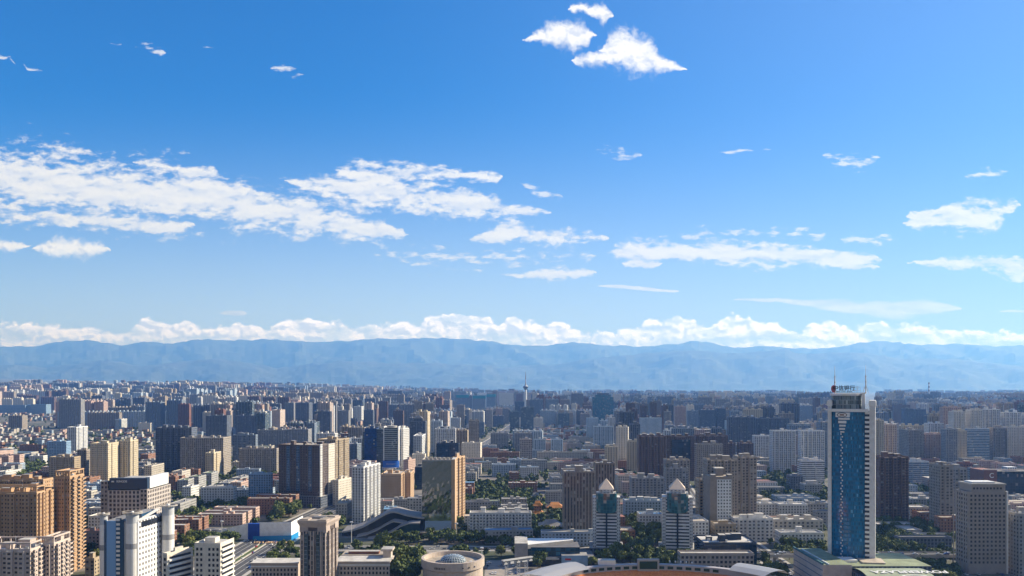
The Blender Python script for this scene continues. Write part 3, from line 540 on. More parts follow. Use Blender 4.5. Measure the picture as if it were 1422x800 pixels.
 (AT, 'lower white and grey banded block in front of the right white twin slab', 'apartment block', (1113, 1145, None, 641, 676, 'white_ribbon'), dict(n=2, p=1, huts=3, roof='roof_pale')),
 (OB, 'dark low tower in the trees left of the bank tower', 'office block', (1098, 1115, None, 662, 686, 'slate'), dict(n=0, huts=1)),
 (BL, 'grey low block right of the dark low tower in the trees', 'low block', (1117, 1142, None, 674, 690, 'block_grey'), dict(n=0, huts=2, roof='roof_pale')),
 (AT, 'blue-grey slab right of the small white obelisk', 'apartment tower', (1111, 1131, None, 564, 592, 'blue_grey'), dict(n=2, huts=2)),
 # right
 (AT, 'brown ribbed tower with an orange sunlit left edge right of the bank tower', 'apartment tower', (1222, 1262, 1218, 636, 728, 'brown'), dict(n=3, p=2, huts=3, roof='roof_tan')),
 (AT, 'bright blue banded block right of the brown ribbed tower', 'apartment block', (1262, 1290, None, 642, 676, 'blue_ribbon'), dict(n=2, p=1, huts=2)),
 (AT, 'tan tower with yellow left side on the right skyline', 'apartment tower', (1262, 1283, 1248, 598, 645, 'grey_tan'), dict(n=2, huts=2)),
 (AT, 'pinkish brown slab right of the tan and yellow tower', 'apartment tower', (1282, 1313, None, 604, 644, 'block_pink'), dict(n=4, huts=3)),
 (AT, 'grey slab right of the pinkish brown slab', 'apartment tower', (1314, 1330, None, 597, 650, 'mid_grey'), dict(n=2, huts=2)),
 (AT, 'yellow grey slab left of the blue striped glass slab', 'apartment tower', (1330, 1343, None, 599, 650, 'yellow_tan'), dict(n=1, huts=1)),
 (OB, 'blue striped glass slab with a bright white right edge', 'office tower', (1344, 1374, 1340, 596, 648, 'blue_ribbon'), dict(n=0, huts=1)),
 (AT, 'grey tan slab right of the blue striped glass slab', 'apartment tower', (1379, 1396, None, 595, 645, 'grey_tan'), dict(n=2, huts=2)),
 (AT, 'cream slab with blue banded right part at the right edge', 'apartment tower', (1399, 1436, None, 594, 645, 'cream'), dict(n=3, huts=2)),
 (AT, 'dark brown slab on the far skyline right of the bank tower', 'apartment tower', (1241, 1264, None, 563, 594, 'brown'), dict(n=0, huts=1)),
 (AT, 'navy slab in front of the dark brown skyline slab, left twin', 'apartment tower', (1255, 1268, None, 568, 600, 'slate'), dict(n=1, huts=1)),
 (AT, 'navy slab in front of the dark brown skyline slab, right twin', 'apartment tower', (1271, 1286, None, 569, 600, 'slate'), dict(n=1, huts=1)),
 (AT, 'slim pale grey tower left of the dark red corner block', 'apartment tower', (1306, 1324, None, 648, 742, 'grey_tan'), dict(n=1, huts=2, depth=22)),
 (AT, 'second slim tower beside the slim pale grey tower', 'apartment tower', (1326, 1343, None, 652, 730, 'mid_grey'), dict(n=1, huts=1, depth=22)),
 (OB, 'dark red block behind the big beige office', 'office block', (1338, 1356, None, 645, 690, 'red_brown'), dict(n=0, huts=1, roof='roof_red')),
 (OB, 'light grey block between dark red block and lettered block', 'office block', (1354, 1366, None, 652, 694, 'mid_grey'), dict(n=1, huts=1)),
 (BL, 'narrow grey block with a white roof edge right of the big beige office', 'office block', (1400, 1416, None, 712, 770, 'mid_grey'), dict(n=0, huts=1, roof='roof_pale')),
 (AT, 'pale grey block cut by the right edge', 'office block', (1415, 1450, None, 716, 800, 'mid_grey'), dict(n=0, huts=1)),
 (BL, 'pale long shed, upper one between brown tower and slim grey tower', 'shed', (1262, 1304, None, 687, 694, 'block_grey'), dict(n=0, huts=0, roof='roof_pale')),
 (BL, 'low apartment row, middle one right of the brown ribbed tower', 'low block', (1264, 1305, None, 694, 704, 'block_grey'), dict(n=0, huts=1, roof='roof_pale')),
 (BL, 'low apartment row, lower one with pale roof right of the brown ribbed tower', 'low block', (1264, 1291, None, 706, 722, 'block_cream'), dict(n=3, p=.6, huts=0, roof='roof_pale')),
 (BL, 'brown low row right of the lower apartment row', 'low block', (1278, 1306, None, 714, 730, 'block_brick'), dict(n=0, huts=0, roof='roof_tan')),
 (BL, 'flat white shed roof in the trees right of the bank tower, left one', 'shed', (1218, 1270, None, 730, 738, 'block_grey'), dict(n=0, huts=0, roof='roof_pale', depth=16)),
 (BL, 'bright white flat roof in the middle of the shed area', 'shed', (1260, 1280, None, 738, 750, 'block_grey'), dict(n=0, huts=0, roof='roof_pale', depth=26)),
 (BL, 'long dark shed with white roof edge, farther of two', 'shed', (1274, 1322, None, 744, 754, 'block_grey'), dict(n=0, huts=0, roof='roof_pale', depth=10)),
 (BL, 'long dark shed with white roof edge, nearer of two', 'shed', (1248, 1322, None, 748, 764, 'slate'), dict(n=0, huts=0, roof='roof_pale', depth=9)),
]

# ------------------------------------------------------------------ roads
OCC = set(); RECTS = []                                             # taken ground cells; (column0, column1, top row, base row, distance)
def mark(x0, x1, y0, y1, pad=2):
    for i in range(int((x0 - pad) // 6), int((x1 + pad) // 6) + 1):
        for j in range(int((y0 - pad) // 6), int((y1 + pad) // 6) + 1): OCC.add((i, j))
def free(x0, x1, y0, y1, pad=1):
    for i in range(int((x0 - pad) // 6), int((x1 + pad) // 6) + 1):
        for j in range(int((y0 - pad) // 6), int((y1 + pad) // 6) + 1):
            if (i, j) in OCC: return False
    return True
def reg(px0, px1, yt, yb, Y): RECTS.append((min(px0, px1), max(px0, px1), yt, yb, Y))
def road(name, label, pts, w, lanes=4, kerb=True):
    b = MB(); z = .006
    def off(i, d):
        a = Vector(pts[max(0, i - 1)]); c = Vector(pts[min(len(pts) - 1, i + 1)]); t = (c - a).normalized(); n = Vector((t.y, -t.x)); p = Vector(pts[i]) + n * d; return p
    def strip(d0, d1, z0, m):
        for i in range(len(pts) - 1):
            q = [off(i, d0), off(i, d1), off(i + 1, d1), off(i + 1, d0)]; b.face([(p.x, p.y, gz(p.x, p.y) + z0) for p in q], m)
    strip(-w / 2, w / 2, .03, 'asphalt')
    for k in range(1, lanes):
        d = -w / 2 + w * k / lanes; strip(d - .18, d + .18, .036, 'paint_line')
    if kerb:
        for s in (-1, 1):
            d0, d1 = sorted((s * w / 2, s * (w / 2 + 3.5))); strip(d0, d1, .15, 'concrete')
            for i in range(len(pts) - 1):
                p, q = off(i, s * w / 2), off(i + 1, s * w / 2); b.face([(p.x, p.y, .0), (q.x, q.y, .0), (q.x, q.y, .15), (p.x, p.y, .15)], 'concrete')
    for i in range(len(pts) - 1):
        p, q = Vector(pts[i]), Vector(pts[i + 1]); n = max(1, int((q - p).length / 6))
        for k in range(n): c = p.lerp(q, k / n); mark(c.x - w / 2, c.x + w / 2, c.y - w / 2 if abs(q.x - p.x) > abs(q.y - p.y) else c.y, c.y + (w / 2 if abs(q.x - p.x) > abs(q.y - p.y) else 3))
    return tag(b.build(name), label, 'road', kind='structure')
road('road', 'wide multi-lane road running away beside the ribbed beige tower', [(-238, 480), (-238, 700), (-236, 820), (-222, 960), (-205, 1150), (-190, 1500)], 46, 8)
road('cross_street', 'street of cars crossing behind the round drum building', [(-212, 742), (-60, 742), (60, 736), (190, 736)], 16, 4)
road('boulevard', 'tree-lined boulevard leading away towards the broadcast tower', [(-82, 1900), (-50, 2300), (-10, 2900), (40, 3700), (80, 4600)], 34, 6)
road('side_street', 'side street with parked cars beside the black glass building', [(226, 480), (224, 660), (232, 1000), (300, 1500)], 18, 4)

# ------------------------------------------------------------------ towers
def notch(a, b, n, p):
    """points from a to b with n outward bays of depth p (outside is on the right)"""
    a = Vector(a); b = Vector(b); L = (b - a).length; t = (b - a) / L; o = Vector((t.y, -t.x)); out = [a]
    if n < 1 or L < 7: return out
    u = L / (n * 1.9 + .9)
    for k in range(n):
        s = u * .9 + k * u * 1.9
        out += [a + t * s, a + t * s + o * p, a + t * (s + u) + o * p, a + t * (s + u)]
    return out
def plan(w, d, n, p, ns=0):
    A, B, C, E = (-w / 2, -d / 2), (w / 2, -d / 2), (w / 2, d / 2), (-w / 2, d / 2)
    return [tuple(v) for v in notch(A, B, n, p) + notch(B, C, ns, p) + notch(C, E, n, p) + notch(E, A, ns, p)]
def base_distance(px, yb):
    k = (px - CX) / F; y = 560.0
    if yb > 640: return F * H / (yb - HY)
    while y < 15500:
        if proj(k * y, y, gz(k * y, y))[1] <= yb: return y
        y *= 1.003
    return y
def solve(x0, x1, xs, yb, rot, depth):
    """ground corners from the base row and the columns of the front's two edges and of the far side edge"""
    Y = base_distance((x0 + x1) / 2, yb); c, s = math.cos(rad(rot)), math.sin(rad(rot)); k = lambda px: (px - CX) / F
    if xs is not None and xs < x0:                                  # the left side shows
        A = Vector((k(x0) * Y, Y)); w = (k(x1) * A.y - A.x) / (c - k(x1) * s); d = (A.x - k(xs) * A.y) / (s + k(xs) * c)
        if not 7 < d < 70: d = depth
    else:
        B = Vector((k(x1) * Y, Y)); w = (B.x - k(x0) * B.y) / (c - k(x0) * s)
        d = depth
        if xs is not None:
            q = -s + k(xs) * c
            d = (B.x - k(xs) * B.y) / (s + k(xs) * c) if abs(s + k(xs) * c) > 1e-6 else depth
            if not 7 < d < 75: d = depth if d < 0 or d > 75 else 8
        A = B - w * Vector((c, s))
    cen = A + Vector((c, s)) * w / 2 + Vector((-s, c)) * d / 2
    return Y, w, d, cen
GROUPS = {}
def roof_bits(root, w, d, h, wallm, n, rnd, tall=3.6, pale=True):
    for i in range(n):
        bw = min(w * .4, rnd.uniform(4, 8)); bd = min(d * .5, rnd.uniform(4, 7)); bh = rnd.uniform(.7, 1.5) * tall
        x = (-w / 2 + bw) + (w - 2 * bw) * ((i + .5) / n) + rnd.uniform(-1, 1); y = rnd.uniform(-d / 2 + bd, d / 2 - bd) * .6
        b = MB(); b.box(-bw / 2, bw / 2, -bd / 2, bd / 2, 0, bh, wallm, 'roof_pale'); b.box(-bw / 2 - .3, bw / 2 + .3, -bd / 2 - .3, bd / 2 + .3, bh, bh + .35, wallm, 'roof_pale', bottom=True)
        b.build('stair_head', root, (x, y, h + .5))
    for i in range(rnd.randrange(2, 5) if w > 9 else 0):
        b = MB(); q = rnd.uniform(.6, 1.5); b.box(-q, q, -q * .7, q * .7, 0, rnd.uniform(.9, 1.8), rnd.choice(['steel', 'roof_grey', 'white_paint'])); b.build('roof_unit', root, (rnd.uniform(-w * .42, w * .42), rnd.uniform(-d * .38, d * .38), h + .5))
    if rnd.random() < .6 and w > 12:
        b = MB(); b.cyl(0, 0, 0, 2.2, 1.5, 'steel', n=10); b.build('water_tank', root, (rnd.uniform(-w * .35, w * .35), rnd.uniform(-d * .25, d * .25), h + .5))
    if rnd.random() < .5:
        b = MB(); b.bar((0, 0, 0), (0, 0, rnd.uniform(4, 8)), .12, 'steel'); b.build('aerial', root, (rnd.uniform(-w * .3, w * .3), 0, h + .5))
def tower(name, label, cat, x0, x1, xs, yt, yb, sty, rot=0, depth=18, n=None, ns=0, p=1.3, roof='roof_grey', huts=2, crown=None, base=None, group=None, frame=False, balc=None):
    rnd = random.Random(hash((x0, yt, yb)) & 0xffff)
    Y, w, d, cen = solve(x0, x1, xs, yb, rot, depth); g = gz(cen.x, cen.y)
    h = zat(yt, Y) - g
    bay, fl = STY[sty]; pl = sty + '_plain'
    if n is None: n = max(0, round(w / 9))
    root = empty(name, (cen.x, cen.y, g), rad(rot)); tag(root, label, cat, group)
    P = plan(w, d, n, p, ns); zb = 0
    if base:                                                        # podium: (height, overhang, style)
        bh, bo, bs = base; b = MB(); b.prism([(-w / 2 - bo, -d / 2 - bo), (w / 2 + bo, -d / 2 - bo), (w / 2 + bo, d / 2 + bo), (-w / 2 - bo, d / 2 + bo)], -2, bh, bs, 'roof_pale', *STY[bs]); b.build('podium', root); zb = bh
    b = MB(); b.prism(P, zb - (0 if base else 2), h, sty, None, bay, fl, plain=pl); b.build('wall', root)
    b = MB(); b.prism([(x * 1.012, y * 1.012) for x, y in P], h, h + .5, pl, roof, bottom=True)
    W2, D2 = w / 2 - .1, d / 2 - .1
    for q in ((-W2, W2, -D2, -D2 + .35), (-W2, W2, D2 - .35, D2), (-W2, -W2 + .35, -D2 + .35, D2 - .35), (W2 - .35, W2, -D2 + .35, D2 - .35)): b.box(*q, h + .5, h + 1.7, pl)
    b.build('roof', root)
    if huts: roof_bits(root, w, d, h, pl, huts, rnd)
    if balc:                                                        # one balcony per floor and bay: (face, bays)
        face, nb = balc; nfl = max(1, round((h + 2) / fl)); L = w if face == 'front' else d; u = L / nb; bw = u * .34; me = MB(); me.box(-bw, bw, -1.0, .1, 0, .95, pl, 'roof_grey', bottom=True); me.box(-bw * .8, bw * .8, .02, .12, 1.0, 2.1, 'glass_dark', bottom=True); me = me.mesh('balcony'); cnt = 0
        for f in range(nfl - 1, -1, -1):
            for k in range(nb):
                if cnt >= 99: break
                cnt += 1; o = bpy.data.objects.new('balcony', me); COL.objects.link(o); o.parent = root; t = -L / 2 + u * (k + .5); z = h - (nfl - f) * fl + .5
                o.location = (t, -d / 2 - p * (0 if n == 0 else 1), z) if face == 'front' else (w / 2 + p * (1 if ns else 0), t, z); o.rotation_euler = (0, 0, 0 if face == 'front' else math.pi / 2)
    if frame:                                                       # open concrete crown frame on the roof
        b = MB()
        for i in range(6):
            x = -w / 2 + .6 + (w - 1.2) * i / 5
            for y in (-d / 2 + .6, d / 2 - .6): b.box(x - .4, x + .4, y - .4, y + .4, h + 1.7, h + 5, pl)
        for y in (-d / 2 + .6, d / 2 - .6): b.box(-w / 2, w / 2, y - .5, y + .5, h + 5, h + 6, pl, bottom=True)
        for x in (-w / 2 + .5, w / 2 - .5): b.box(x - .5, x + .5, -d / 2 + 1.1, d / 2 - 1.1, h + 5.01, h + 5.99, pl, bottom=True)
        b.build('crown_frame', root)
    r = max(w, d) / 2 + 1; c2, s2 = abs(math.cos(rad(rot))), abs(math.sin(rad(rot)))
    hx, hy = (w * c2 + d * s2) / 2, (w * s2 + d * c2) / 2; e = base[1] if base else 0
    mark(cen.x - hx - e, cen.x + hx + e, cen.y - hy - e, cen.y + hy + e); reg(min(x0, xs or x0), max(x1, xs or x1), yt, yb, Y)
    root['w'], root['d'], root['h'] = w, d, h
    return root
for k in list(STY):
    g_ = M[k].node_tree.nodes[0].inputs['Wall'].default_value
    mat(k + '_plain', tuple(g_)[:3], .8, nscale=.3, namt=.14, vary=.08)
for line in HEROES:
    nm, lab, cat, a, kw = line
    tower(nm, lab, cat, *a, **kw)

# ------------------------------------------------------------------ landmark buildings
def text_mesh(name, body, size, m, parent, loc, rot=(rad(90), 0, 0), extr=.15, align='CENTER', sx=1.0, bold=.012):
    cu = bpy.data.curves.new(name, 'FONT'); cu.body = body; cu.size = size; cu.extrude = extr; cu.offset = size * bold; cu.align_x = align; cu.align_y = 'CENTER'
    t = bpy.data.objects.new(name, cu); COL.objects.link(t); bpy.context.view_layer.update()
    me = bpy.data.meshes.new_from_object(t.evaluated_get(bpy.context.evaluated_depsgraph_get())); me.name = name
    bpy.data.objects.remove(t); bpy.data.curves.remove(cu)
    me.materials.clear(); me.materials.append(M[m]); o = bpy.data.objects.new(name, me); COL.objects.link(o); o.parent = parent; o.location = loc; o.rotation_euler = rot; o.scale = (sx, 1, 1); return o
def sub(b, name, parent, loc=None, rz=0): return b.build(name, parent, loc, rz)
def windows(parent, pts, w, h, m='glass_dark', d=.12, frame=None, name='window'):
    """single windows on a wall facing -y (or +x when turned): the first 100 as parts, any more as one part"""
    b = MB(); b.box(-w / 2, w / 2, -d, d, -h / 2, h / 2, m, bottom=True); me = b.mesh(name)
    for (x, y, z, r) in pts[:100]:
        o = bpy.data.objects.new(name, me); COL.objects.link(o); o.parent = parent; o.location = (x, y, z); o.rotation_euler = (0, 0, r)
    if len(pts) > 100:
        b = MB()
        for (x, y, z, r) in pts[100:]:
            c, s = math.cos(r), math.sin(r); q = [(x + c * i - s * j, y + s * i + c * j) for i, j in ((-w / 2, -d), (w / 2, -d), (w / 2, d), (-w / 2, d))]; b.prism(q, z - h / 2, z + h / 2, m, m, bottom=True)
        o = b.build(name + '_field', parent); o['kind'] = 'stuff'

# --- blue glass bank tower on the right
def bank_tower():
    Y = 612.0; x0, x1 = xat(1147, Y), xat(1217, Y); w = x1 - x0; ht = zat(564, Y); d = 24.0
    cx = (x0 + x1) / 2; r = empty('bank_tower', (cx + 5.6, Y + d / 2, 0), rad(-25))
    tag(r, 'tall blue glass bank tower with white corner piers, red rooftop emblem and two masts', 'skyscraper')
    X = lambda px: (xat(px, Y) - cx) * .87; fy = -d / 2; zt = zat(572, Y)
    b = MB(); n = 14; arc = []                                       # bowed curtain wall
    for i in range(n + 1):
        t = i / n; arc.append((X(1153) + (X(1202.5) - X(1153)) * t, fy - 3.2 * math.sin(math.pi * t) + 1.0))
    for i in range(n):
        a, c = arc[i], arc[i + 1]; b.face([(*a, 0), (*c, 0), (*c, zt), (*a, zt)], 'blue_glass', [(i * 2, 0), (i * 2 + 2, 0), (i * 2 + 2, 42), (i * 2, 42)], True)
    b.build('curtain_wall', r)
    b = MB(); b.box(X(1152.5), X(1206), fy + 1.2, d / 2, 0, ht - 3, 'grey_glass', 'roof_grey'); b.build('core', r)
    for k, (a, c, lab) in enumerate(((1147, 1152.6, 'smooth pale left corner pier'), (1208.5, 1217, 'white right corner pier'))):
        b = MB(); b.prism([(X(a), fy - .3), (X(c), fy - .3), (X(c), d / 2), (X(a), d / 2)], 0, ht, 'white_slab_plain', 'white_paint')
        b.box(X(a) - .5, X(c) + .5, fy - .8, d / 2 + .5, ht, ht + 3.4, 'white_paint', bottom=True); b.box(X(a) - .2, X(c) + .2, fy - .5, d / 2 + .2, ht + 3.4, ht + 4.4, 'white_paint', bottom=True)
        o = b.build('corner_pier', r); o['label'] = lab
    b = MB()
    for z in range(0, 37): b.box(X(1202), X(1208.5), fy - .75, fy + .6, 3.5 + z * 3.5, 5.2 + z * 3.5, 'white_paint', bottom=True)
    b.build('louvre_strip', r)
    b = MB(); b.box(X(1202), X(1208.5), fy - .2, fy + 1.1, 0, ht - 4, 'glass_dark'); b.build('louvre_glass', r)
    b = MB(); b.box(X(1149), X(1207), fy - 2.6, fy + 2, zt, zt + 2.2, 'white_paint', bottom=True); b.build('cornice', r)
    b = MB(); yy = fy - 2.75                                          # stepped white panels round the oval emblem
    for i, (a, c, q0, q1) in enumerate(((1159, 1180, 573, 579.5), (1163, 1180, 580.5, 583), (1163, 1175, 584.5, 588), (1164.5, 1174, 590, 592.5), (1164.5, 1173, 594.5, 597), (1166, 1172, 599, 601))):
        b.box(X(a), X(c), yy, yy + .8, zat(q1, Y), zat(q0, Y), 'white_paint', bottom=True)
    b.build('stepped_panel', r)
    e = MB(); ez = zat(576.3, Y); ex = X(1168.5)
    for (a0, a1, m, y) in ((3.7, 1.75, 'dark_metal', yy - .12), (3.1, 1.3, 'white_paint', yy - .2)):
        e.face([(ex + a0 * math.cos(t * math.pi / 12), y, ez + a1 * math.sin(t * math.pi / 12)) for t in range(24)], m)
    e.box(ex - 1.5, ex + 1.5, yy - .3, yy - .22, ez - .55, ez + .55, 'red_brown_plain', bottom=True)
    e.build('oval_emblem', r)
    b = MB()                                                         # thin chequered spine down the glass
    for k in range(46):
        z = zat(602, Y) - k * 2.1
        if z < 8: break
        b.box(X(1166.2) + (k % 2) * .9, X(1166.2) + .9 + (k % 2) * .9, yy - .1, yy + .4, z - 1.1, z, 'red_brown_plain' if 48 > z > 36 and k % 2 else 'white_paint', bottom=True)
    b.build('chequered_spine', r)
    b = MB(); zc0, zc1 = zat(571, Y), zat(549.5, Y); P = []
    rx = (X(1198) - X(1150)) / 2; mx = (X(1198) + X(1150)) / 2
    for i in range(28):
        t = 2 * math.pi * i / 28; P.append((mx + rx * math.cos(t), 2 + 13.5 * math.sin(t)))
    b.prism(P, zc0 - 2, zc1, 'crown_glass', 'roof_grey', bay=1.6, floor=3.4); b.build('crown_drum', r)
    b = MB(); b.prism([(mx + (x - mx) * 1.07, 2 + (y - 2) * 1.07) for x, y in P], zc1, zc1 + 1.6, 'white_paint', 'roof_pale', bottom=True)
    b.box(X(1197), X(1202), fy + 4, fy + 9, zc1 - 12, zc1 + 2.4, 'white_paint'); b.build('crown_slab', r)
    for px, tip in ((1157, 508), (1203, 507)):
        b = MB(); z0 = zc1 + 1.6; z1 = zat(tip, Y); b.cyl(0, 0, z0, z0 + (z1 - z0) * .62, .55, 'white_paint', n=8, r2=.4); b.cyl(0, 0, z0 + (z1 - z0) * .62, z1, .22, 'white_paint', n=6, r2=.1)
        for t in (.2, .4, .6): b.cyl(0, 0, z0 + (z1 - z0) * t, z0 + (z1 - z0) * t + .5, .8, 'steel', n=8)
        if px > 1180:
            for s in (-1, 1): b.bar((s * 2.2, 0, z0), (0, 0, z0 + 7), .22, 'white_paint')
        b.build('mast', r, (X(px), fy + 6, 0))
    sg = MB(); sy = fy + 1.5; z0 = zc1 + 1.6
    sg.box(X(1156), X(1198), sy, sy + .25, z0 + .3, z0 + .7, 'steel', bottom=True); sg.box(X(1156), X(1198), sy, sy + .25, z0 + 2.0, z0 + 2.2, 'steel', bottom=True)
    for k in range(12): sg.bar((X(1156) + k * 1.9, sy + .3, z0), (X(1156) + k * 1.9, sy + .3, z0 + 5.4), .09, 'steel')
    s = sg.build('sign', r)
    em = MB(); ex, ez = X(1155.5), z0 + 3.6
    for a0, a1, m, yq in ((1.75, 2.9, 'red_sign', 0), (1.0, 1.9, 'red_brown_plain', -.08), (.55, 1.2, 'red_sign', -.14)):
        q = [(ex + a0 * math.cos(t * math.pi / 14), sy + yq, ez + a1 * math.sin(t * math.pi / 14)) for t in range(28)]
        em.face(q, m); em.face([(x, y + .4, z) for x, y, z in reversed(q)], m) if not yq else None
    em.build('emblem', s)
    text_mesh('lettering', '中信银行', 4.1, 'black_letter', s, (X(1171), sy - .2, z0 + 4.0), sx=.98, bold=.024)
    text_mesh('small_lettering', 'CHINA CITIC BANK', 1.25, 'black_letter', s, (X(1170), sy - .2, z0 + 1.35), sx=1.15, bold=.03)
    q = MB()                                                          # pale outlined second logo, only its swirl and strokes can be made out
    for (a, c, rr) in ((1188, 0, 1.3), (1191.5, .5, 1.0)):
        for t in range(14):
            a0, a1 = t * math.pi / 8.5, (t + 1) * math.pi / 8.5; q.bar((X(a) + rr * math.cos(a0), sy - .1, z0 + 3.8 + c + rr * 1.15 * math.sin(a0)), (X(a) + rr * math.cos(a1), sy - .1, z0 + 3.8 + c + rr * 1.15 * math.sin(a1)), .16, 'white_paint')
    q.build('pale_swirl', s)
    mark(x0, x1, Y - 4, Y + d); reg(1147, 1217, 508, 778, Y)
bank_tower()

def podium():
    r = empty('shopping_podium', (xat(1190, 600), 590, 0)); cx = xat(1190, 600); tag(r, 'low shopping podium with green roof at the foot of the blue bank tower', 'shopping centre')
    x0, x1 = 225 - cx, 292 - cx; zt = 20.0
    b = MB(); b.prism([(x0, -14), (x0 + 21, -14), (x0 + 21, 46), (x0, 46)], -1, zt + 1.5, 'pink_beige_plain', 'roof_green'); b.build('side_block', r)
    b = MB()
    for k in range(4): b.box(x0 - .12, x0 + .1, -13.5, 45.5, 3.2 + k * 4.6, 3.9 + k * 4.6, 'slate_plain', bottom=True)
    b.build('wall_band', r)
    b = MB(); b.box(x0 - .6, x0 + .6, -14, 46, zt + 1.5, zt + 2.9, 'teal_glass_plain'); b.box(x0 + 4, x0 + 4.8, -14, 40, zt + 1.5, zt + 2.4, 'white_paint'); b.build('parapet', r)
    b = MB(); b.box(x0 + 21, x1 + 16, -6, 40, 0, zt - 1.2, 'slate', 'roof_green'); b.build('rear_block', r)
    b = MB(); b.box(x0 + 22, x0 + 34, 6, 18, zt - 1.2, zt + .6, 'white_paint'); b.prism([(x0 + 36, 2), (x0 + 52, 0), (x0 + 56, 16), (x0 + 38, 18)], zt - 1.2, zt - .2, 'roof_tan', 'roof_tan'); b.build('roof_hatch', r)
    b = MB(); P = []; nx = 20                                          # barrel-vaulted front hall
    for j in range(13):
        t = j / 12; y = -42 + 36 * t; z = zt - 5.0 + 5.2 * math.sin(math.pi * (.12 + .76 * t)); P.append([(x0 + 22 + (x1 - x0 - 20) * i / nx, y, z) for i in range(nx + 1)])
    b.grid(P, 'vault_green'); b.build('vault_roof', r)
    b = MB(); b.prism([(x0 + 22.3, -41), (x1 + 1.7, -41), (x1 + 1.7, -7), (x0 + 22.3, -7)], -1, zt - 3.6, 'slate', 'slate_plain'); b.build('hall_wall', r)
    b = MB()
    for i in range(12): b.box(x0 + 24 + i * 5.5, x0 + 24.5 + i * 5.5, -42.4, -41.2, zt - 5.2, zt - 2.9, 'dark_metal', bottom=True)
    b.build('eave_bracket', r)
    # giant roof letters, read from the other side
    text_mesh('roof_lettering', 'POWERPLAZA', 7.0, 'white_paint', r, (x0 + 55, -29.5, zt + .2), (rad(-6.5), 0, math.pi), .05, sx=1.18, bold=.03)
    VZ = lambda y: zt - 4.85 + 5.2 * math.sin(math.pi * (.12 + .76 * (y + 42) / 36))
    b = MB(); q = [(x0 + 55 + 9 * math.cos(t * math.pi / 16), -36.5 + 2.2 * math.sin(t * math.pi / 16)) for t in range(32)]; q2 = [(x0 + 55 + (x - x0 - 55) * .78, -36.5 + (y + 36.5) * .6) for x, y in q]
    for i in range(32): j = (i + 1) % 32; b.face([(*q[i], VZ(q[i][1])), (*q[j], VZ(q[j][1])), (*q2[j], VZ(q2[j][1])), (*q2[i], VZ(q2[i][1]))], 'white_paint')
    b.build('roof_oval', r)
    mark(225, 296, 540, 640); reg(1105, 1275, 768, 830, 545)
mat('vault_green', (.34, .38, .25), .55, nscale=.15, namt=.16)
podium()

# --- two white towers with pyramid roofs
def pyramid_tower(xa, xb, yb, label, lit):
    Y = F * H / (yb - HY); x0, x1 = xat(xa, Y), xat(xb, Y); w = x1 - x0; d = 24; cx = (x0 + x1) / 2; k = Y / F
    r = empty('pyramid_tower', (cx, Y + d / 2, 0), -math.atan(cx / Y) * .8); w *= .95; tag(r, label, 'office tower', 'twin white towers with pyramid roofs')
    zs = zat(692, Y); hw = w / 2
    b = MB(); b.prism([(-hw + 3, -d / 2), (hw - 3, -d / 2), (hw, -d / 2 + 3), (hw, d / 2), (-hw, d / 2), (-hw, -d / 2 + 3)], -2, zs, 'white_ribbon', 'roof_pale', 3.0, 2.9, plain='white_tile'); b.build('wall', r)
    for s in (-1, 1):
        b = MB(); b.box(s * (hw - 1.6) - 1.5, s * (hw - 1.6) + 1.5, -d / 2 - .6, -d / 2 + 4, 0, zs + 1.2, 'white_tile', 'white_paint', 2.0, 2.9); b.build('corner_pier', r)
    b = MB(); b.box(-.75, .75, -d / 2 - .9, -d / 2 + .5, 0, zat(713, Y), 'navy_glass', bottom=True); b.build('centre_strip', r)
    b = MB(); gx = 9.3; pts = []
    z0, z1 = zat(708, Y), zat(685, Y)
    for i in range(11):
        t = math.pi * i / 10; pts.append((-gx * math.cos(t), -d / 2 - 3.2 * math.sin(t)))
    for i in range(10):
        a, c = pts[i], pts[i + 1]; q = 1 - abs(i - 4.5) / 5
        b.face([(*a, z0 - 3 * math.sin(math.pi * i / 10)), (*c, z0 - 3 * math.sin(math.pi * (i + 1) / 10)), (*c, z1), (*a, z1)], 'teal_glass', [(i, 0), (i + 1, 0), (i + 1, 6), (i, 6)], True)
    b.face([(x, y, z1) for x, y in pts], 'roof_grey'); b.build('glass_bay', r)
    b = MB(); b.box(-hw * .72, hw * .72, -d / 2 + 2, d / 2 - 2, zs, zs + 3.4, 'white_tile', 'roof_pale'); b.box(-hw * .5, hw * .5, -d / 2 + 1, d / 2 - 3, zs + 3.4, zs + 7.4, 'white_tile', 'roof_pale', 3, 2.6)
    for s in (-1, 1): b.box(s * hw * .62 - 1, s * hw * .62 + 1, -d / 2 + 1.2, -d / 2 + 3.6, zs + 3.4, zs + 5.4, 'white_tile_plain')
    for t in range(9):
        a0, a1 = math.pi * t / 9, math.pi * (t + 1) / 9; b.bar((-4.2 * math.cos(a0), -d / 2 + .7, zs + 3.6 + 2.8 * math.sin(a0)), (-4.2 * math.cos(a1), -d / 2 + .7, zs + 3.6 + 2.8 * math.sin(a1)), .35, 'white_paint')
    b.build('stepped_crown', r)
    b = MB(); q = hw * .54; zb = zs + 7.4; ap = (0, -1, zat(666, Y))
    c4 = [(-q, -d / 2 + .4), (q, -d / 2 + .4), (q, d / 2 - 2.4), (-q, d / 2 - 2.4)]
    b.prism(c4, zb, zb + .5, 'white_paint', bottom=True)
    for i in range(4): b.face([(*c4[i], zb + .5), (*c4[(i + 1) % 4], zb + .5), ap], 'pyramid_tile')
    b.build('pyramid_roof', r)
    b = MB(); b.box(-hw - 3, hw + 3, -d / 2 - 5, d / 2 + 3, -1, 6.5, 'slate', 'roof_grey'); b.build('base_block', r)
    mark(x0 - 3, x1 + 3, Y - 5, Y + d + 3); reg(xa, xb, 668, yb, Y)
mat('pyramid_tile', (.62, .50, .40), .75, nscale=.5, namt=.12)
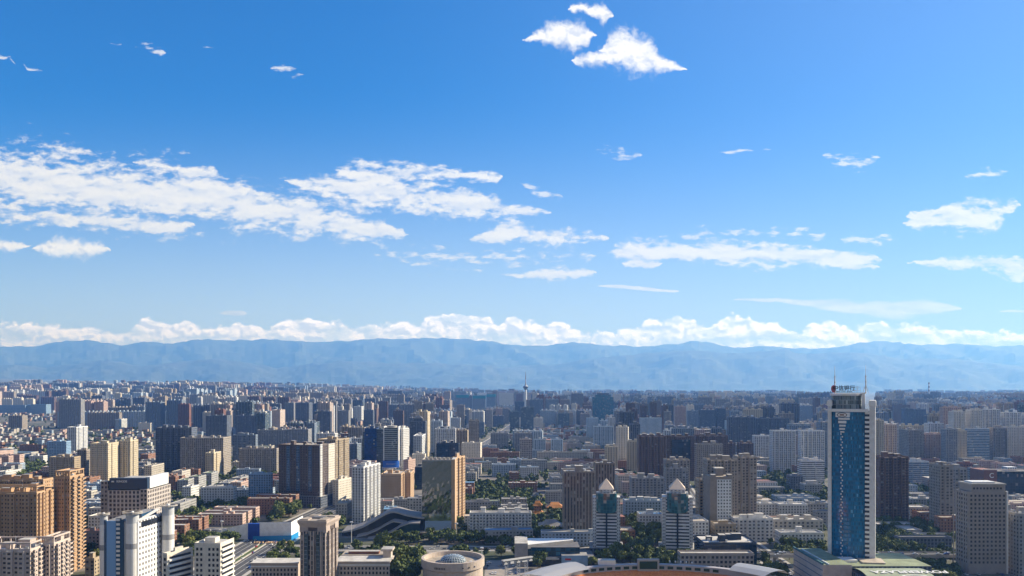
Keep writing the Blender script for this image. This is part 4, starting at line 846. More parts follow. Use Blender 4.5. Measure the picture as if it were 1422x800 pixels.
pyramid_tower(824, 864, 770, 'white banded pyramid-roofed tower standing against the brown strip office', 0)
pyramid_tower(922, 966, 771, 'white banded pyramid-roofed tower between the trees and the black glass building', 0)

# --- white building with cylinders
def cylinder_office():
    Y = 592.0; X0 = xat(138, Y); d = 40; r = empty('cylinder_office', (xat(165, Y), Y, 0)); cx = xat(165, Y)
    tag(r, 'white office with round corner towers and blue glass front, ring discs on its roof', 'office tower')
    X = lambda px: xat(px, Y) - cx; zt = zat(722, Y)
    b = MB(); b.box(X(139), X(190), 1.5, d, -2, zt - 2, 'white_tile_plain', 'roof_grey'); b.build('wall', r)
    b = MB(); b.box(X(147), X(160), .8, 2, 0, zt - 1, 'light_blue_panel', bottom=True); b.build('blue_panel', r)
    for a, c in ((144, 146.5), (167.5, 171)):
        b = MB(); b.box(X(a), X(c), .2, 2, 0, zt, 'glass_blue'); b.build('glass_strip', r)
    b = MB(); b.box(X(160.5), X(167), .4, 2, 0, zt + 1, 'glass_blue')
    for k in range(16): b.box(X(161.2), X(166.2), .15, .6, 1 + k * 3.3, 2.7 + k * 3.3, 'white_paint', bottom=True)
    b.build('window_ladder', r)
    for px, yo, top in ((141.5, 2.6, 716), (181, 3.2, 714), (218, 34, 712)):
        rr = 4.6 if px > 150 else 2.8
        b = MB(); zz = zat(top, Y); b.cyl(0, 0, 0, zz - 7, rr, 'white_paint', n=24); b.cyl(0, 0, zz - 7, zz, rr * .99, 'pale_louvre', 'roof_grey', n=24); b.cyl(0, 0, zz - 26, zz - 22, rr * 1.015, 'mid_grey_plain', n=24)
        xx = X(px) if px < 200 else X(206); b.build('round_tower', r, (xx, yo, 0))
        for ring in range(2 if px < 200 else 1):
            q = MB(); n = 22; R0, R1 = rr * 1.55, rr * 1.2
            P0 = [(math.cos(2 * math.pi * i / n), math.sin(2 * math.pi * i / n)) for i in range(n)]
            for i in range(n):
                a, c = P0[i], P0[(i + 1) % n]
                q.face([(a[0] * R1, a[1] * R1, .5), (a[0] * R0, a[1] * R0, .5), (c[0] * R0, c[1] * R0, .5), (c[0] * R1, c[1] * R1, .5)], 'roof_tan'); q.face([(a[0] * R0, a[1] * R0, 0), (c[0] * R0, c[1] * R0, 0), (c[0] * R0, c[1] * R0, .5), (a[0] * R0, a[1] * R0, .5)], 'concrete')
            for i in range(0, n, 4): q.bar((P0[i][0] * rr * .9, P0[i][1] * rr * .9, -1.5), (P0[i][0] * R0, P0[i][1] * R0, .2), .12, 'steel')
            q.build('roof_ring', r, (xx + (ring * 0), yo, zz + .2 + ring * .9))
        q = MB(); n = 12
        for j in range(4):
            a0, a1 = j * math.pi / 8, (j + 1) * math.pi / 8; q.cyl(0, 0, 1.3 * math.sin(a0), 1.3 * math.sin(a1), 1.3 * math.cos(a0), 'white_paint', n=n, r2=max(.02, 1.3 * math.cos(a1)))
        q.build('roof_dome', r, (xx, yo, zz + .6))
    b = MB(); P = []                                                    # tall white sunlit wall curving away on the right
    A, B2 = (X(190), 2.5), (X(190) + 1.5, 44.0); n = 12
    pts = [(A[0] + 2.6 * math.sin(math.pi * .5 * i / n) + (B2[0] - A[0]) * i / n, A[1] + (B2[1] - A[1]) * i / n) for i in range(n + 1)]
    zz = zat(728, Y) + 3
    for i in range(n): a, c = pts[i], pts[i + 1]; b.face([(*a, -1), (*c, -1), (*c, zz), (*a, zz)], 'white_punched', [(i * .9, 0), (i * .9 + .9, 0), (i * .9 + .9, 13), (i * .9, 13)], True)
    for i in range(n): a, c = pts[i], pts[i + 1]; b.face([(*a, zz), (*c, zz), (c[0] - 1, c[1], zz), (a[0] - 1, a[1], zz)], 'white_paint')
    b.build('curved_wall', r)
    b = MB()
    for i in range(1, n - 1): a, c = pts[i], pts[i + 1]; b.prism([(a[0] - .3, a[1]), (a[0] + .15, a[1]), (c[0] + .15, c[1]), (c[0] - .3, c[1])], zz - 6.4, zz - 2.2, 'glass_dark', bottom=True)
    b.build('ribbon_window', r)
    b = MB(); b.box(X(172), X(189), 9, 34, zt - 2, zt + 3, 'glass_blue', 'roof_grey'); b.build('roof_hall', r)
    b = MB()
    for k in range(5): b.bar((X(186) + k * .8, 6, zt - 1), (X(186) + 7 + k * .8, 22, zt + 5), .2, 'white_paint')
    b.build('roof_truss', r)
    mark(xat(138, Y), xat(190, Y) + 8, Y, Y + 46); reg(138, 228, 714, 830, Y)
mat('light_blue_panel', (.16, .36, .66), .35); mat('pale_louvre', (.5, .52, .55), .5, nscale=1.2, namt=.15, stretch=(.05, .05, 3)); 
fac('white_punched', (.68, .68, .69), glass=(.04, .04, .05), ww=.42, wh=.46, curtain=0, vary=.0, bay=3.4, floor=3.6)
cylinder_office()

# --- beige office carrying a sign box
def sign_office():
    Y, w, d, cen = solve(140, 205, 237, 778, 0, 40); r = empty('sign_office', (cen.x, cen.y, 0)); tag(r, 'beige grid office with big navy and white sign boxes on its roof', 'office tower')
    h = zat(681, Y); b = MB(); b.prism(plan(w, d, 0, 0), -2, h, 'beige_grid', 'roof_grey', 3.4, 3.6); b.build('wall', r)
    for s in (-1, 1):
        b = MB(); b.box(s * (w / 2 - 3.2) - 3, s * (w / 2 - 3.2) + 3, -d / 2 - .5, -d / 2 + 4, 0, h + (8 if s < 0 else 1), 'beige_office', 'roof_pale', 3, 3.6); b.build('corner_bay', r)
    b = MB(); b.box(-w / 2 + 7, w / 2 - .6, -d / 2 + .6, -d / 2 + 5, h + .8, h + 10.5, 'navy_panel', bottom=True)
    s = b.build('sign_box', r); text_mesh('lettering', 'KINGDE', 2.5, 'white_paint', s, (-w / 2 + 18, -d / 2 + .45, h + 7.6))
    e = MB(); e.box(-w / 2 + 9, -w / 2 + 11.2, -d / 2 + .3, -d / 2 + .58, h + 6.9, h + 8.2, 'white_paint', bottom=True); e.build('sign_mark', s)
    b = MB(); b.box(w / 2 - 4, w / 2 - .3, -d / 2 + 5.2, d / 2 - 4, h + 1.2, h + 11, 'white_paint', bottom=True); b.build('white_sign_box', r)
    b = MB(); b.box(-w / 2 + 6, w / 2 - 5, -d / 2 + 6, d / 2 - 5, h + .1, h + 8, 'mid_grey_plain', 'roof_pale'); b.build('plant_room', r)
    mark(cen.x - w / 2, cen.x + w / 2, cen.y - d / 2, cen.y + d / 2); reg(140, 237, 656, 778, Y)
fac('beige_grid', (.54, .48, .44), alt=(.44, .39, .36), glass=(.03, .03, .035), ww=.62, wh=.62, bay=3.4, floor=3.6, curtain=.05); mat('navy_panel', (.03, .055, .10), .4)
sign_office()

# --- cream offices at the bottom left
def cream_block(x0, x1, xs, yt, yb, rot, label, balc):
    Y, w, d, cen = solve(x0, x1, xs, yb, rot, 18); h = zat(yt, Y); r = empty('cream_block', (cen.x, cen.y, 0), rad(rot)); tag(r, label, 'office block')
    b = MB(); b.prism(plan(w, d, 0, 0), -2, h, 'cream_plain', 'roof_pale'); b.build('wall', r)
    b = MB()
    for q in ((-w / 2, w / 2, -d / 2, -d / 2 + .35), (-w / 2, -w / 2 + .35, -d / 2 + .35, d / 2), (w / 2 - .35, w / 2, -d / 2 + .35, d / 2)): b.box(*q, h, h + 1.3, 'cream_plain')
    b.build('parapet', r)
    nf = int(h / 3.6); pts = [(-w / 2 + 2 + i * (w - 4) / 5, -d / 2, h - 3 - f * 3.6, 0) for f in range(nf) for i in (0, 1, 3, 4, 5)]
    windows(r, pts, 1.5, 1.9)
    for f in range(nf):
        b = MB(); b.box(0, 1.2, -d / 2 + 1, d / 2 - 1, 0, 1.1, 'white_paint', bottom=True); b.build('balcony', r, (w / 2, 0, h - 4.4 - f * 3.6))
        b = MB(); b.box(0, .1, -d / 2 + 2, d / 2 - 2, 0, 1.5, 'glass_dark', bottom=True); b.build('balcony_window', r, (w / 2, 0, h - 3.0 - f * 3.6))
    b = MB(); b.box(-w * .3, w * .1, -3, 4, 0, 3.4, 'cream_plain', 'roof_pale'); b.build('stair_head', r, (0, 0, h))
    mark(cen.x - w * .6, cen.x + w * .6, cen.y - d * .6, cen.y + d * .6); reg(x0, max(x1, xs), yt, yb, Y)
cream_block(226, 232, 268, 771, 850, -24, 'cream office wing with sunlit balconies beside the cylinder office', 1)
cream_block(270, 306, 325, 757, 846, -6, 'cream white block with small dark windows at the bottom edge left of the road', 1)

# --- ribbed beige tower with flared crown, two wings
def ribbed_tower():
    Y, w, d, cen = solve(417, 452, 469, 822, -10, 26); rot = -10; r = empty('ribbed_tower', (cen.x, cen.y, 0), rad(rot)); tag(r, 'beige ribbed tower with a flared overhanging crown standing over the wide road', 'office tower')
    h = zat(738, Y); b = MB(); b.prism(plan(w, d, 3, 1.6, 3), -2, h, 'beige_column', None, 2.2, 3.5, plain='beige_column_plain'); b.build('wall', r)
    b = MB(); k = 1.16; lo = [(-w / 2, -d / 2), (w / 2, -d / 2), (w / 2, d / 2), (-w / 2, d / 2)]; hi = [(x * k, y * k) for x, y in lo]; zc = h + 6.2
    b.prism(lo, h, h + 2.5, 'dark_brown_plain')
    for i in range(4): j = (i + 1) % 4; b.face([(*lo[i], h + 2.5), (*lo[j], h + 2.5), (*hi[j], zc), (*hi[i], zc)], 'beige_column_plain')
    b.prism(hi, zc, zc + 1.6, 'beige_column_plain', 'roof_tan')
    for sx in (-1, 1):
        for sy in (-1, 1): b.box(sx * w * .36 - 3.4, sx * w * .36 + 3.4, sy * d * .36 - 3.4, sy * d * .36 + 3.4, h - 1, zc + 2.3, 'beige_column_plain', 'roof_tan')
    b.build('flared_crown', r)
    b = MB(); b.box(-4.5, 4.5, -4, 4, zc + 1.6, zc + 2.6, 'roof_dark'); b.build('roof_hatch', r)
    for s in (-1, 1):
        b = MB(); b.box(s * w * .24 - 1.3, s * w * .24 + 1.3, -d / 2 - 1.9, -d / 2 + .4, 0, h - 2, 'grey_glass', bottom=True); b.build('glass_strip', r)
    mark(cen.x - 20, cen.x + 20, cen.y - 18, cen.y + 18); reg(414, 470, 723, 830, Y)
    for lab, a, c, top, dd in (('long low beige wing with a dark window row left of the ribbed tower', 349, 413, 783, 16), ('low beige wing with sunken roof court right of the ribbed tower', 466, 541, 781, 20)):
        Y2 = 604; xa, xc = xat(a, Y2), xat(c, Y2); hh = zat(top, Y2); q = empty('beige_wing', ((xa + xc) / 2, Y2 + dd / 2, 0)); tag(q, lab, 'office block', 'wings of the ribbed tower'); w2 = xc - xa
        b = MB(); b.prism(plan(w2, dd, 0, 0), -2, hh, 'beige_plain_wall', 'roof_pale'); b.build('wall', q)
        n = int(w2 / 2.6); windows(q, [(-w2 / 2 + 1.6 + i * (w2 - 3.2) / (n - 1), -dd / 2, hh - 4.6 - f * 3.4, 0) for f in range(3) for i in range(n)], 1.3, 2.0)
        b = MB(); b.box(-w2 / 2 - .4, w2 / 2 + .4, -dd / 2 - .6, -dd / 2 + .6, hh - 2.4, hh - 1.5, 'white_paint', bottom=True); b.box(-w2 / 2 - .6, w2 / 2 + .6, -dd / 2 - .9, dd / 2 + .6, hh, hh + .9, 'beige_plain_wall', 'roof_pale', bottom=True); b.build('cornice', q)
        if a > 430:
            b = MB(); b.box(-w2 / 2, w2 / 2 - 8, dd / 2, dd / 2 + 18, 0, hh + 1.5, 'beige_plain_wall', 'roof_tan'); b.box(-w2 / 2 + 5, w2 / 2 - 12, dd / 2 + 3, dd / 2 + 9, hh + 1.5, hh + 3.6, 'red_brown_plain', 'roof_pale'); b.build('rear_range', q)
            b = MB(); b.box(w2 / 2 - 7, w2 / 2 - 1, 3, 12, 0, hh + 6, 'beige_plain_wall', 'roof_pale'); b.box(w2 / 2 - 8.5, w2 / 2 + .5, 1.5, 13.5, hh + 6, hh + 7.6, 'beige_plain_wall', 'roof_pale', bottom=True); b.build('corner_turret', q)
        mark(xa, xc, Y2, Y2 + dd + 20); reg(a, c, top, 830, Y2)
mat('beige_plain_wall', (.52, .44, .38), .8, nscale=.25, namt=.12)
ribbed_tower()

# --- mirror tower and the theatre with sweeping roofs
def mirror_tower():
    Y = 806.0; x0, x1 = xat(586, Y), xat(627, Y); w = x1 - x0; d = 24; r = empty('mirror_tower', ((x0 + x1) / 2, Y + d / 2, 0)); tag(r, 'mirror glass tower with a curved flaring foot reflecting the city', 'office tower')
    h = zat(640, Y); b = MB(); P = []; rows = [(0, 1.0), (4, .62), (9, .3), (15, .1), (22, 0.0)] + [(22 + (h - 22) * q / 14, 0.0) for q in range(1, 15)]
    for z, f in rows: P.append([(-w / 2 - 15 * f + (w + 15 * f) * i / 12, -d / 2 - 5 * f - .05 * math.sin(i * 2.1 + z * .37) - .05 * math.sin(z * 1.1 + i * .9), z) for i in range(13)])
    for j in range(len(P) - 1):
        for i in range(12):
            v0, v1 = rows[j][0] / 1.9, rows[j + 1][0] / 1.9; b.face([P[j][i], P[j][i + 1], P[j + 1][i + 1], P[j + 1][i]], 'mirror_panel', None, j < 4)
    b.build('mirror_front', r)
    b = MB(); b.prism([(-w / 2, -d / 2 + .6), (w / 2, -d / 2 + .6), (w / 2, d / 2), (-w / 2, d / 2)], 0, h, 'grey_glass', 'roof_tan'); b.build('wall', r)
    b = MB(); b.box(w / 2, w / 2 + 3.6, -d / 2 - 1, d / 2, 0, h + 1.6, 'orange_pale_plain', 'roof_pale'); b.build('stone_fin', r)
    b = MB(); b.box(-w / 2, w / 2, -d / 2, -d / 2 + .5, h, h + 1.4, 'concrete'); b.box(-w / 2, -w / 2 + .5, -d / 2 + .5, d / 2, h, h + 1.4, 'concrete'); b.box(-w / 2, w / 2, d / 2 - .5, d / 2, h, h + 1.4, 'concrete')
    for i in range(6): b.box(-w / 2 + 2 + i * 4.4, -w / 2 + 4.4 + i * 4.4, 2, 5, h, h + 2.2, 'concrete', 'roof_pale')
    b.build('roof_rail', r)
    b = MB(); b.box(-w / 2 - 4, w / 2 + 2, -d / 2 - 14, -d / 2 - 4, 4.6, 5.6, 'roof_tan', 'roof_tan', bottom=True); b.box(-w / 2 - 3, w / 2 + 1, -d / 2 - 12, -d / 2 - 5, 0, 4.6, 'red_brown', bottom=True); b.build('entrance_canopy', r)
    mark(x0 - 16, x1 + 5, Y - 16, Y + d); reg(575, 632, 636, 745, Y)
mirror_tower()
def theatre():
    Y = 806.0; r = empty('theatre', (xat(535, Y), Y, 0)); cx = xat(535, Y); tag(r, 'dark theatre with three sweeping curved roof ribbons left of the mirror tower', 'theatre')
    X = lambda px: xat(px, Y) - cx
    def ribbon(tab, y0, y1, th, name):
        b = MB(); P = []; Q = []
        for j in range(25):
            px = tab[0][0] + (tab[-1][0] - tab[0][0]) * j / 24; z = zat(lerp_tab(tab, px), Y); P.append((X(px), z))
        for i in range(24):
            (a, za), (c, zc) = P[i], P[i + 1]
            b.face([(a, y0, za), (c, y0, zc), (c, y1, zc + 1.2), (a, y1, za + 1.2)], 'theatre_roof', None, True); b.face([(a, y0, za - th), (c, y0, zc - th), (c, y0, zc), (a, y0, za)], 'concrete', None, True); b.face([(a, y1, za - th), (a, y0, za - th), (c, y0, zc - th), (c, y1, zc - th)][::-1], 'dark_metal')
        b.build(name, r); return P
    T1 = [(476, 737), (490, 735), (505, 730), (520, 722), (535, 713), (545, 709), (552, 710), (565, 714), (580, 717), (590, 718)]
    T2 = [(498, 742), (512, 739), (526, 733), (540, 725), (548, 721), (556, 722), (566, 724)]
    T3 = [(514, 744), (526, 742), (540, 738), (552, 731), (560, 726), (572, 722), (586, 722)]
    p1 = ribbon(T1, -4, 22, 1.5, 'curved_roof'); p2 = ribbon(T2, -12, -3, 1.0, 'curved_roof'); p3 = ribbon(T3, -18, -11, 1.0, 'curved_roof')
    for P, y, m, nm in ((p1, -3, 'glass_dark', 'glass_front'), (p2, -11, 'glass_dark', 'glass_front'), (p3, -17, 'glass_teal', 'glass_front')):
        b = MB()
        for (a, za), (c, zc) in zip(P, P[1:]): b.face([(a, y - .6, -1), (c, y - .6, -1), (c, y, zc - .6), (a, y, za - .6)], m)
        b.build(nm, r)
    mark(xat(474, Y), xat(592, Y), Y - 22, Y + 24); reg(476, 590, 709, 762, Y - 20)
mat('theatre_roof', (.27, .25, .24), .7, nscale=.3, namt=.12); mat('glass_teal', (.02, .05, .065), .12)
theatre()

# --- round drum building with glass dome
def drum():
    Y = 612.0; cx = xat(626.5, Y - 18); r = empty('drum_building', (cx, Y, 0)); tag(r, 'round beige drum building with a glass dome in its sunken roof', 'museum')
    R0 = 24.2; z1 = 19.6; n = 48
    P = [(math.cos(2 * math.pi * i / n), math.sin(2 * math.pi * i / n)) for i in range(n)]
    b = MB()
    for i in range(n):
        a, c = P[i], P[(i + 1) % n]
        for (ra, za, rb, zb) in ((R0 - 1.2, -1, R0 - 1.2, 12.5), (R0 - 1.2, 12.5, R0, 13.4), (R0, 13.4, R0, z1), (R0, z1, R0 - 2.0, z1), (R0 - 2.0, z1, R0 - 2.2, z1 - 3.2)):
            b.face([(a[0] * ra, a[1] * ra, za), (c[0] * ra, c[1] * ra, za), (c[0] * rb, c[1] * rb, zb), (a[0] * rb, a[1] * rb, zb)], 'drum_stone', None, False)
    b.build('wall', r)
    b = MB(); b.face([(x * (R0 - 2.2), y * (R0 - 2.2), z1 - 3.2) for x, y in P], 'roof_tan'); b.build('roof', r)
    b = MB(); g = []
    for j in range(8):
        a = math.pi / 2 * j / 7; g.append([(10.2 * math.cos(a) * math.cos(2 * math.pi * i / 28), 10.2 * math.cos(a) * math.sin(2 * math.pi * i / 28), z1 - 3.2 + 5.4 * math.sin(a)) for i in range(29)])
    b.grid(g, 'dome_glass', True, (28, 7)); b.build('glass_dome', r)
    b = MB()
    for k in range(3): b.box(-1.2, 1.2, -.9, .9, 0, 1.4, 'white_paint') if k == 0 else None
    b.build('roof_unit', r, (14, -6, z1 - 3.2))
    for ang in (-68, -56, -44):
        b = MB(); b.box(-.55, .55, -.2, .3, 0, 1.0, 'dark_metal', bottom=True); t = rad(ang); b.build('floodlight', r, (R0 * math.cos(t), R0 * math.sin(t), 15.4), t + math.pi / 2)
    # a row of small characters too small to read in the photo: kept as short dark glyph strokes
    s = MB()
    for k in range(7):
        t = rad(-119 + k * 3.1); x, y = (R0 + .12) * math.cos(t), (R0 + .12) * math.sin(t)
        for dz in (0, .5, 1.0): s.prism([(x - .42, y - .1), (x + .42, y - .1), (x + .42, y + .2), (x - .42, y + .2)], 15.0 + dz, 15.22 + dz, 'black_letter', bottom=True)
        s.prism([(x - .1, y - .1), (x + .12, y - .1), (x + .12, y + .2), (x - .1, y + .2)], 14.9, 16.4, 'black_letter', bottom=True)
    s.build('lettering', r)
    mark(cx - R0, cx + R0, Y - R0, Y + R0); reg(583, 670, 766, 830, Y - R0)
mat('drum_stone', (.50, .42, .36), .8, nscale=.4, namt=.1)
fac('dome_glass', (.45, .5, .55), glass=(.06, .10, .13), ww=.82, wh=.8, curtain=.06, gloss=.08)
drum()

# --- stadium with orange seats
def stadium():
    cx, cy, A, Bb = 96.0, 468.0, 100.0, 98.0; r = empty('stadium', (cx, cy, 0)); tag(r, 'stadium bowl with orange seats, grey rim and a scoreboard at the bottom edge', 'stadium')
    n = 96; P = [(math.cos(2 * math.pi * i / n), math.sin(2 * math.pi * i / n)) for i in range(n)]
    def ring(prof, m, lo=0, hi=n, uv=None):
        b = MB()
        for i in range(lo, hi):
            a, c = P[i % n], P[(i + 1) % n]
            for (k0, z0), (k1, z1) in zip(prof, prof[1:]): b.face([(a[0] * A * k0, a[1] * Bb * k0, z0), (a[0] * A * k1, a[1] * Bb * k1, z1), (c[0] * A * k1, c[1] * Bb * k1, z1), (c[0] * A * k0, c[1] * Bb * k0, z0)], m)
        return b
    ring([(1.0, -1), (1.0, 25.0)], 'stadium_rim').build('outer_wall', r); 
    ring([(1.0, 25.0), (.955, 25.0), (.95, 21.0)], 'stadium_rim').build('rim', r)
    ring([(.952, 21.2), (.93, 20.4), (.87, 15.5), (.80, 10.5), (.72, 5.0)], 'orange_seats').build('seating_bowl', r)
    ring([(.72, 5.0), (.715, 1.0)], 'concrete').build('inner_wall', r)
    b = MB(); b.face([(x * A * .715, y * Bb * .715, 1.0) for x, y in P], 'pitch_grass'); b.build('pitch', r)
    for i in range(16, 32):
        if i in (24,): continue
        t = 2 * math.pi * (i + .5) / n; b = MB(); b.box(-2.0, 2.0, -.5, .3, 0, 1.9, 'glass_dark', bottom=True)
        b.build('rim_window', r, (A * .9528 * math.cos(t), Bb * .9528 * math.sin(t), 22.0), t - math.pi / 2 + math.pi)
    s = empty('scoreboard', (0, Bb * .95, 22.0)); s.parent = r
    b = MB(); b.box(-7.6, 7.6, -1.4, 1.4, -1.5, 7.0, 'stadium_rim', bottom=True); b.build('scoreboard_frame', s)
    b = MB(); b.box(-6.2, 6.2, -1.7, -1.3, 0.2, 5.6, 'glass_dark', bottom=True); b.build('screen', s)
    for lo, hi in ((33, 41), (9, 14)):
        b = ring([(1.04, 27.0), (1.0, 29.6), (.94, 30.6), (.86, 30.2), (.79, 28.4)], 'canopy_metal', lo, hi); b.build('canopy', r)
    for k in range(5):
        t = rad(72 + k * 2.2); b = MB(); b.box(-1.0, 1.0, -.4, .4, 0, .9, 'white_paint'); b.bar((0, 0, -1), (0, 0, .2), .1, 'steel'); b.build('floodlight', r, (A * math.cos(t), Bb * math.sin(t), 26.0), t)
    b = MB(); b.box(-6, 6, -3, 3, 0, 3.2, 'white_paint', 'roof_pale'); b.build('roof_cabin', r, (-29, Bb * .97, 25.0))
    mark(cx - A, cx + A, cy - Bb, cy + Bb); reg(740, 1066, 777, 830, 540)
mat('stadium_rim', (.40, .38, .40), .7, nscale=.1, namt=.12); mat('orange_seats', (.80, .19, .03), .6, nscale=.9, namt=.25, col2=(.88, .36, .09)); mat('pitch_grass', (.08, .2, .05), .95); mat('canopy_metal', (.34, .34, .35), .45, nscale=.05, namt=.08)
stadium()

# --- gantry over the forecourt, low blue glass building
def gantry():
    Y = 607.0; r = empty('sign_gantry', (xat(715, Y), Y, 0)); cx = xat(715, Y); tag(r, 'white lattice gantry on three legs with small white signs', 'gantry')
    for px, dy in ((703.5, -4), (720, 1), (731, 5)):
        x = xat(px, Y) - cx; h = 16.5; b = MB()
        for sx in (-1.1, 1.1):
            for sy in (-1.1, 1.1): b.bar((x + sx, dy + sy, 0), (x + sx, dy + sy, h), .28, 'white_paint')
        for k in range(9): b.bar((x - 1.1, dy - 1.1, k * 1.85), (x + 1.1, dy - 1.1, k * 1.85 + 1.85), .16, 'white_paint'); b.bar((x + 1.1, dy - 1.1, k * 1.85), (x - 1.1, dy - 1.1, k * 1.85 + 1.85), .16, 'white_paint'); b.bar((x + 1.1, dy - 1.1, k * 1.85), (x + 1.1, dy + 1.1, k * 1.85 + 1.85), .16, 'white_paint')
        b.build('leg', r)
    b = MB(); a, c = (xat(698, Y) - cx, -7), (xat(739, Y) - cx, 8); z = 16.5
    v = Vector((c[0] - a[0], c[1] - a[1])); L = v.length; t = v / L; nn = Vector((-t.y, t.x)); 
    pl = lambda s, o: (a[0] + t.x * s + nn.x * o, a[1] + t.y * s + nn.y * o)
    b.prism([pl(0, -1.6), pl(L, -1.6), pl(L, 1.6), pl(0, 1.6)], z + 2.4, z + 3.1, 'white_paint', 'roof_pale', bottom=True); b.prism([pl(0.4, -1.3), pl(L - .4, -1.3), pl(L - .4, 1.3), pl(.4, 1.3)], z - .6, z + 2.4, 'slate_plain', 'roof_pale', bottom=True); b.build('beam', r)
    for k in range(5):
        q = pl(2 + k * (L - 4) / 4, -1.45); b = MB(); wv = 1.5 if k != 3 else 2.2; b.box(-wv, wv, -.1, .1, 0, .9 if k != 1 else 1.7, 'white_paint', bottom=True); b.face([(-1, -.12, 1.0), (1, -.12, 1.0), (0.2, -.12, 1.9)], 'white_paint') if k in (0, 2, 4) else None
        b.build('sign_plate', r, (q[0], q[1], z - .1), math.atan2(t.y, t.x))
    mark(cx - 14, cx + 14, Y - 10, Y + 10); reg(698, 740, 765, 830, Y)
gantry()
def glass_hall():
    Y = 668.0; X0, X1 = xat(718, Y), xat(826, Y); r = empty('glass_hall', (0, Y, 0)); tag(r, 'low dark blue glass hall with a long pale roof strip and a small red sign', 'hall')
    b = MB(); b.box(X0, X1, 0, 28, -1, zat(776, Y) + 1, 'navy_glass', 'roof_dark'); b.build('wall', r)
    b = MB(); b.box(X0, X1 - 12, 6, 30, zat(776, Y) + 1, zat(762, Y), 'deep_teal_wall', 'roof_dark', 4, 4); b.build('upper_storey', r)
    b = MB(); zz = zat(758, Y); b.prism([(X0 + 8, 4), (X1 - 16, 26), (X1 - 16, 34), (X0 + 2, 34)], zz - 3.5, zz, 'concrete', 'white_paint', bottom=True); b.build('roof_strip', r)
    b = MB(); b.box(X0 - 2, X0 + 9, -2, 30, 0, zz + 2.4, 'mid_grey_plain', 'roof_pale'); b.build('stair_tower', r)
    b = MB(); b.box(X1 - 28, X1 - 6, -1.2, 12, 0, zat(771, Y), 'blue_panel_plain', 'roof_grey'); b.build('front_block', r)
    b = MB(); b.box(X1 - 25, X1 - 20, -1.4, -1.2, 5.2, 6.6, 'red_sign', bottom=True); b.build('red_sign', r)
    b = MB(); b.box(X0 + 10, X1 - 30, -.6, .2, zat(777, Y), zat(776, Y) + .4, 'steel', bottom=True); b.build('eave', r)
    mark(X0 - 2, X1, Y, Y + 34); reg(716, 826, 752, 795, Y)
fac('deep_teal_wall', (.02, .05, .07), glass=(.012, .07, .12), ww=.9, wh=.8, curtain=.12, cc=(.05, .2, .3))
glass_hall()

# --- wrapped construction shed
def shed():
    Y = 786.0; r = empty('wrapped_shed', (xat(345, Y), Y, 0)); cx = xat(345, Y); tag(r, 'long shed wrapped in white sheeting with a bright blue panel beside the wide road', 'shed'); X = lambda px: xat(px, Y) - cx
    b = MB(); tops = [(276, 738), (300, 737), (322, 732), (346, 726)]
    for (a, ta), (c, tc) in zip(tops, tops[1:]): b.face([(X(a), 0, 0), (X(c), -1, 0), (X(c), -1, zat(tc, Y)), (X(a), 0, zat(ta, Y))], 'white_sheet')
    b.build('white_sheeting', r)
    b = MB(); b.box(X(345), X(361), -1.6, 3, 0, zat(727, Y), 'blue_sheet', 'blue_sheet'); b.build('blue_sheeting', r)
    b = MB()
    P = [(X(361), -1.2), (X(408), -9.0)]; 
    b.face([(*P[0], 3), (*P[1], 3), (*P[1], zat(723, Y)), (*P[0], zat(725, Y))], 'white_sheet'); b.face([(*P[1], 0), (P[1][0] + 1, 30, 0), (P[1][0] + 1, 30, zat(723, Y)), (*P[1], zat(723, Y))], 'white_sheet'); b.build('white_sheeting', r)
    b = MB(); b.face([(X(354), -6.0, 0), (X(410), -13.5, 0), (X(410), -13.5, 6.4), (X(354), -6.0, 4.0)], 'cyan_hoarding'); b.face([(X(410), -13.5, 0), (X(411), 10, 0), (X(411), 10, 6), (X(410), -13.5, 6.4)], 'cyan_hoarding'); b.build('hoarding', r)
    b = MB(); b.prism([(X(276), .4), (X(346), -.6), (X(361), -.6), (X(408), -8.5), (X(408), 28), (X(276), 22)], -1, zat(738, Y) - .5, 'dark_metal', 'roof_dark')
    for k in range(9): b.box(X(280) + k * 9, X(280) + k * 9 + 6, 6, 9 + (k % 3) * 3, zat(738, Y) - .5, zat(738, Y) + .8, 'roof_grey')
    b.build('roof', r)
    b = MB()
    for k in range(16): b.bar((X(278) + k * 2.2, -.4, 0), (X(278) + k * 2.2, -.4, zat(738, Y)), .2, 'steel')
    b.build('scaffold', r)
    b = MB()
    for k in range(60): x = X(360) + R.uniform(0, 36); b.box(x, x + R.uniform(.5, 1.6), -18 + R.uniform(-4, 3), -16.5, 0, R.uniform(.4, 1.6), 'orange_pale_plain')
    o = b.build('rubble_heap', None, (cx, Y, 0)); tag(o, 'tan heaps of building rubble in front of the blue hoarding', 'rubble', kind='stuff')
    mark(xat(274, Y), xat(412, Y), Y - 22, Y + 30); reg(275, 411, 722, 752, Y - 10)
mat('white_sheet', (.86, .86, .87), .6, nscale=.25, namt=.12); mat('blue_sheet', (.005, .06, .38), .55, nscale=.4, namt=.15); mat('cyan_hoarding', (.005, .25, .58), .55)
shed()

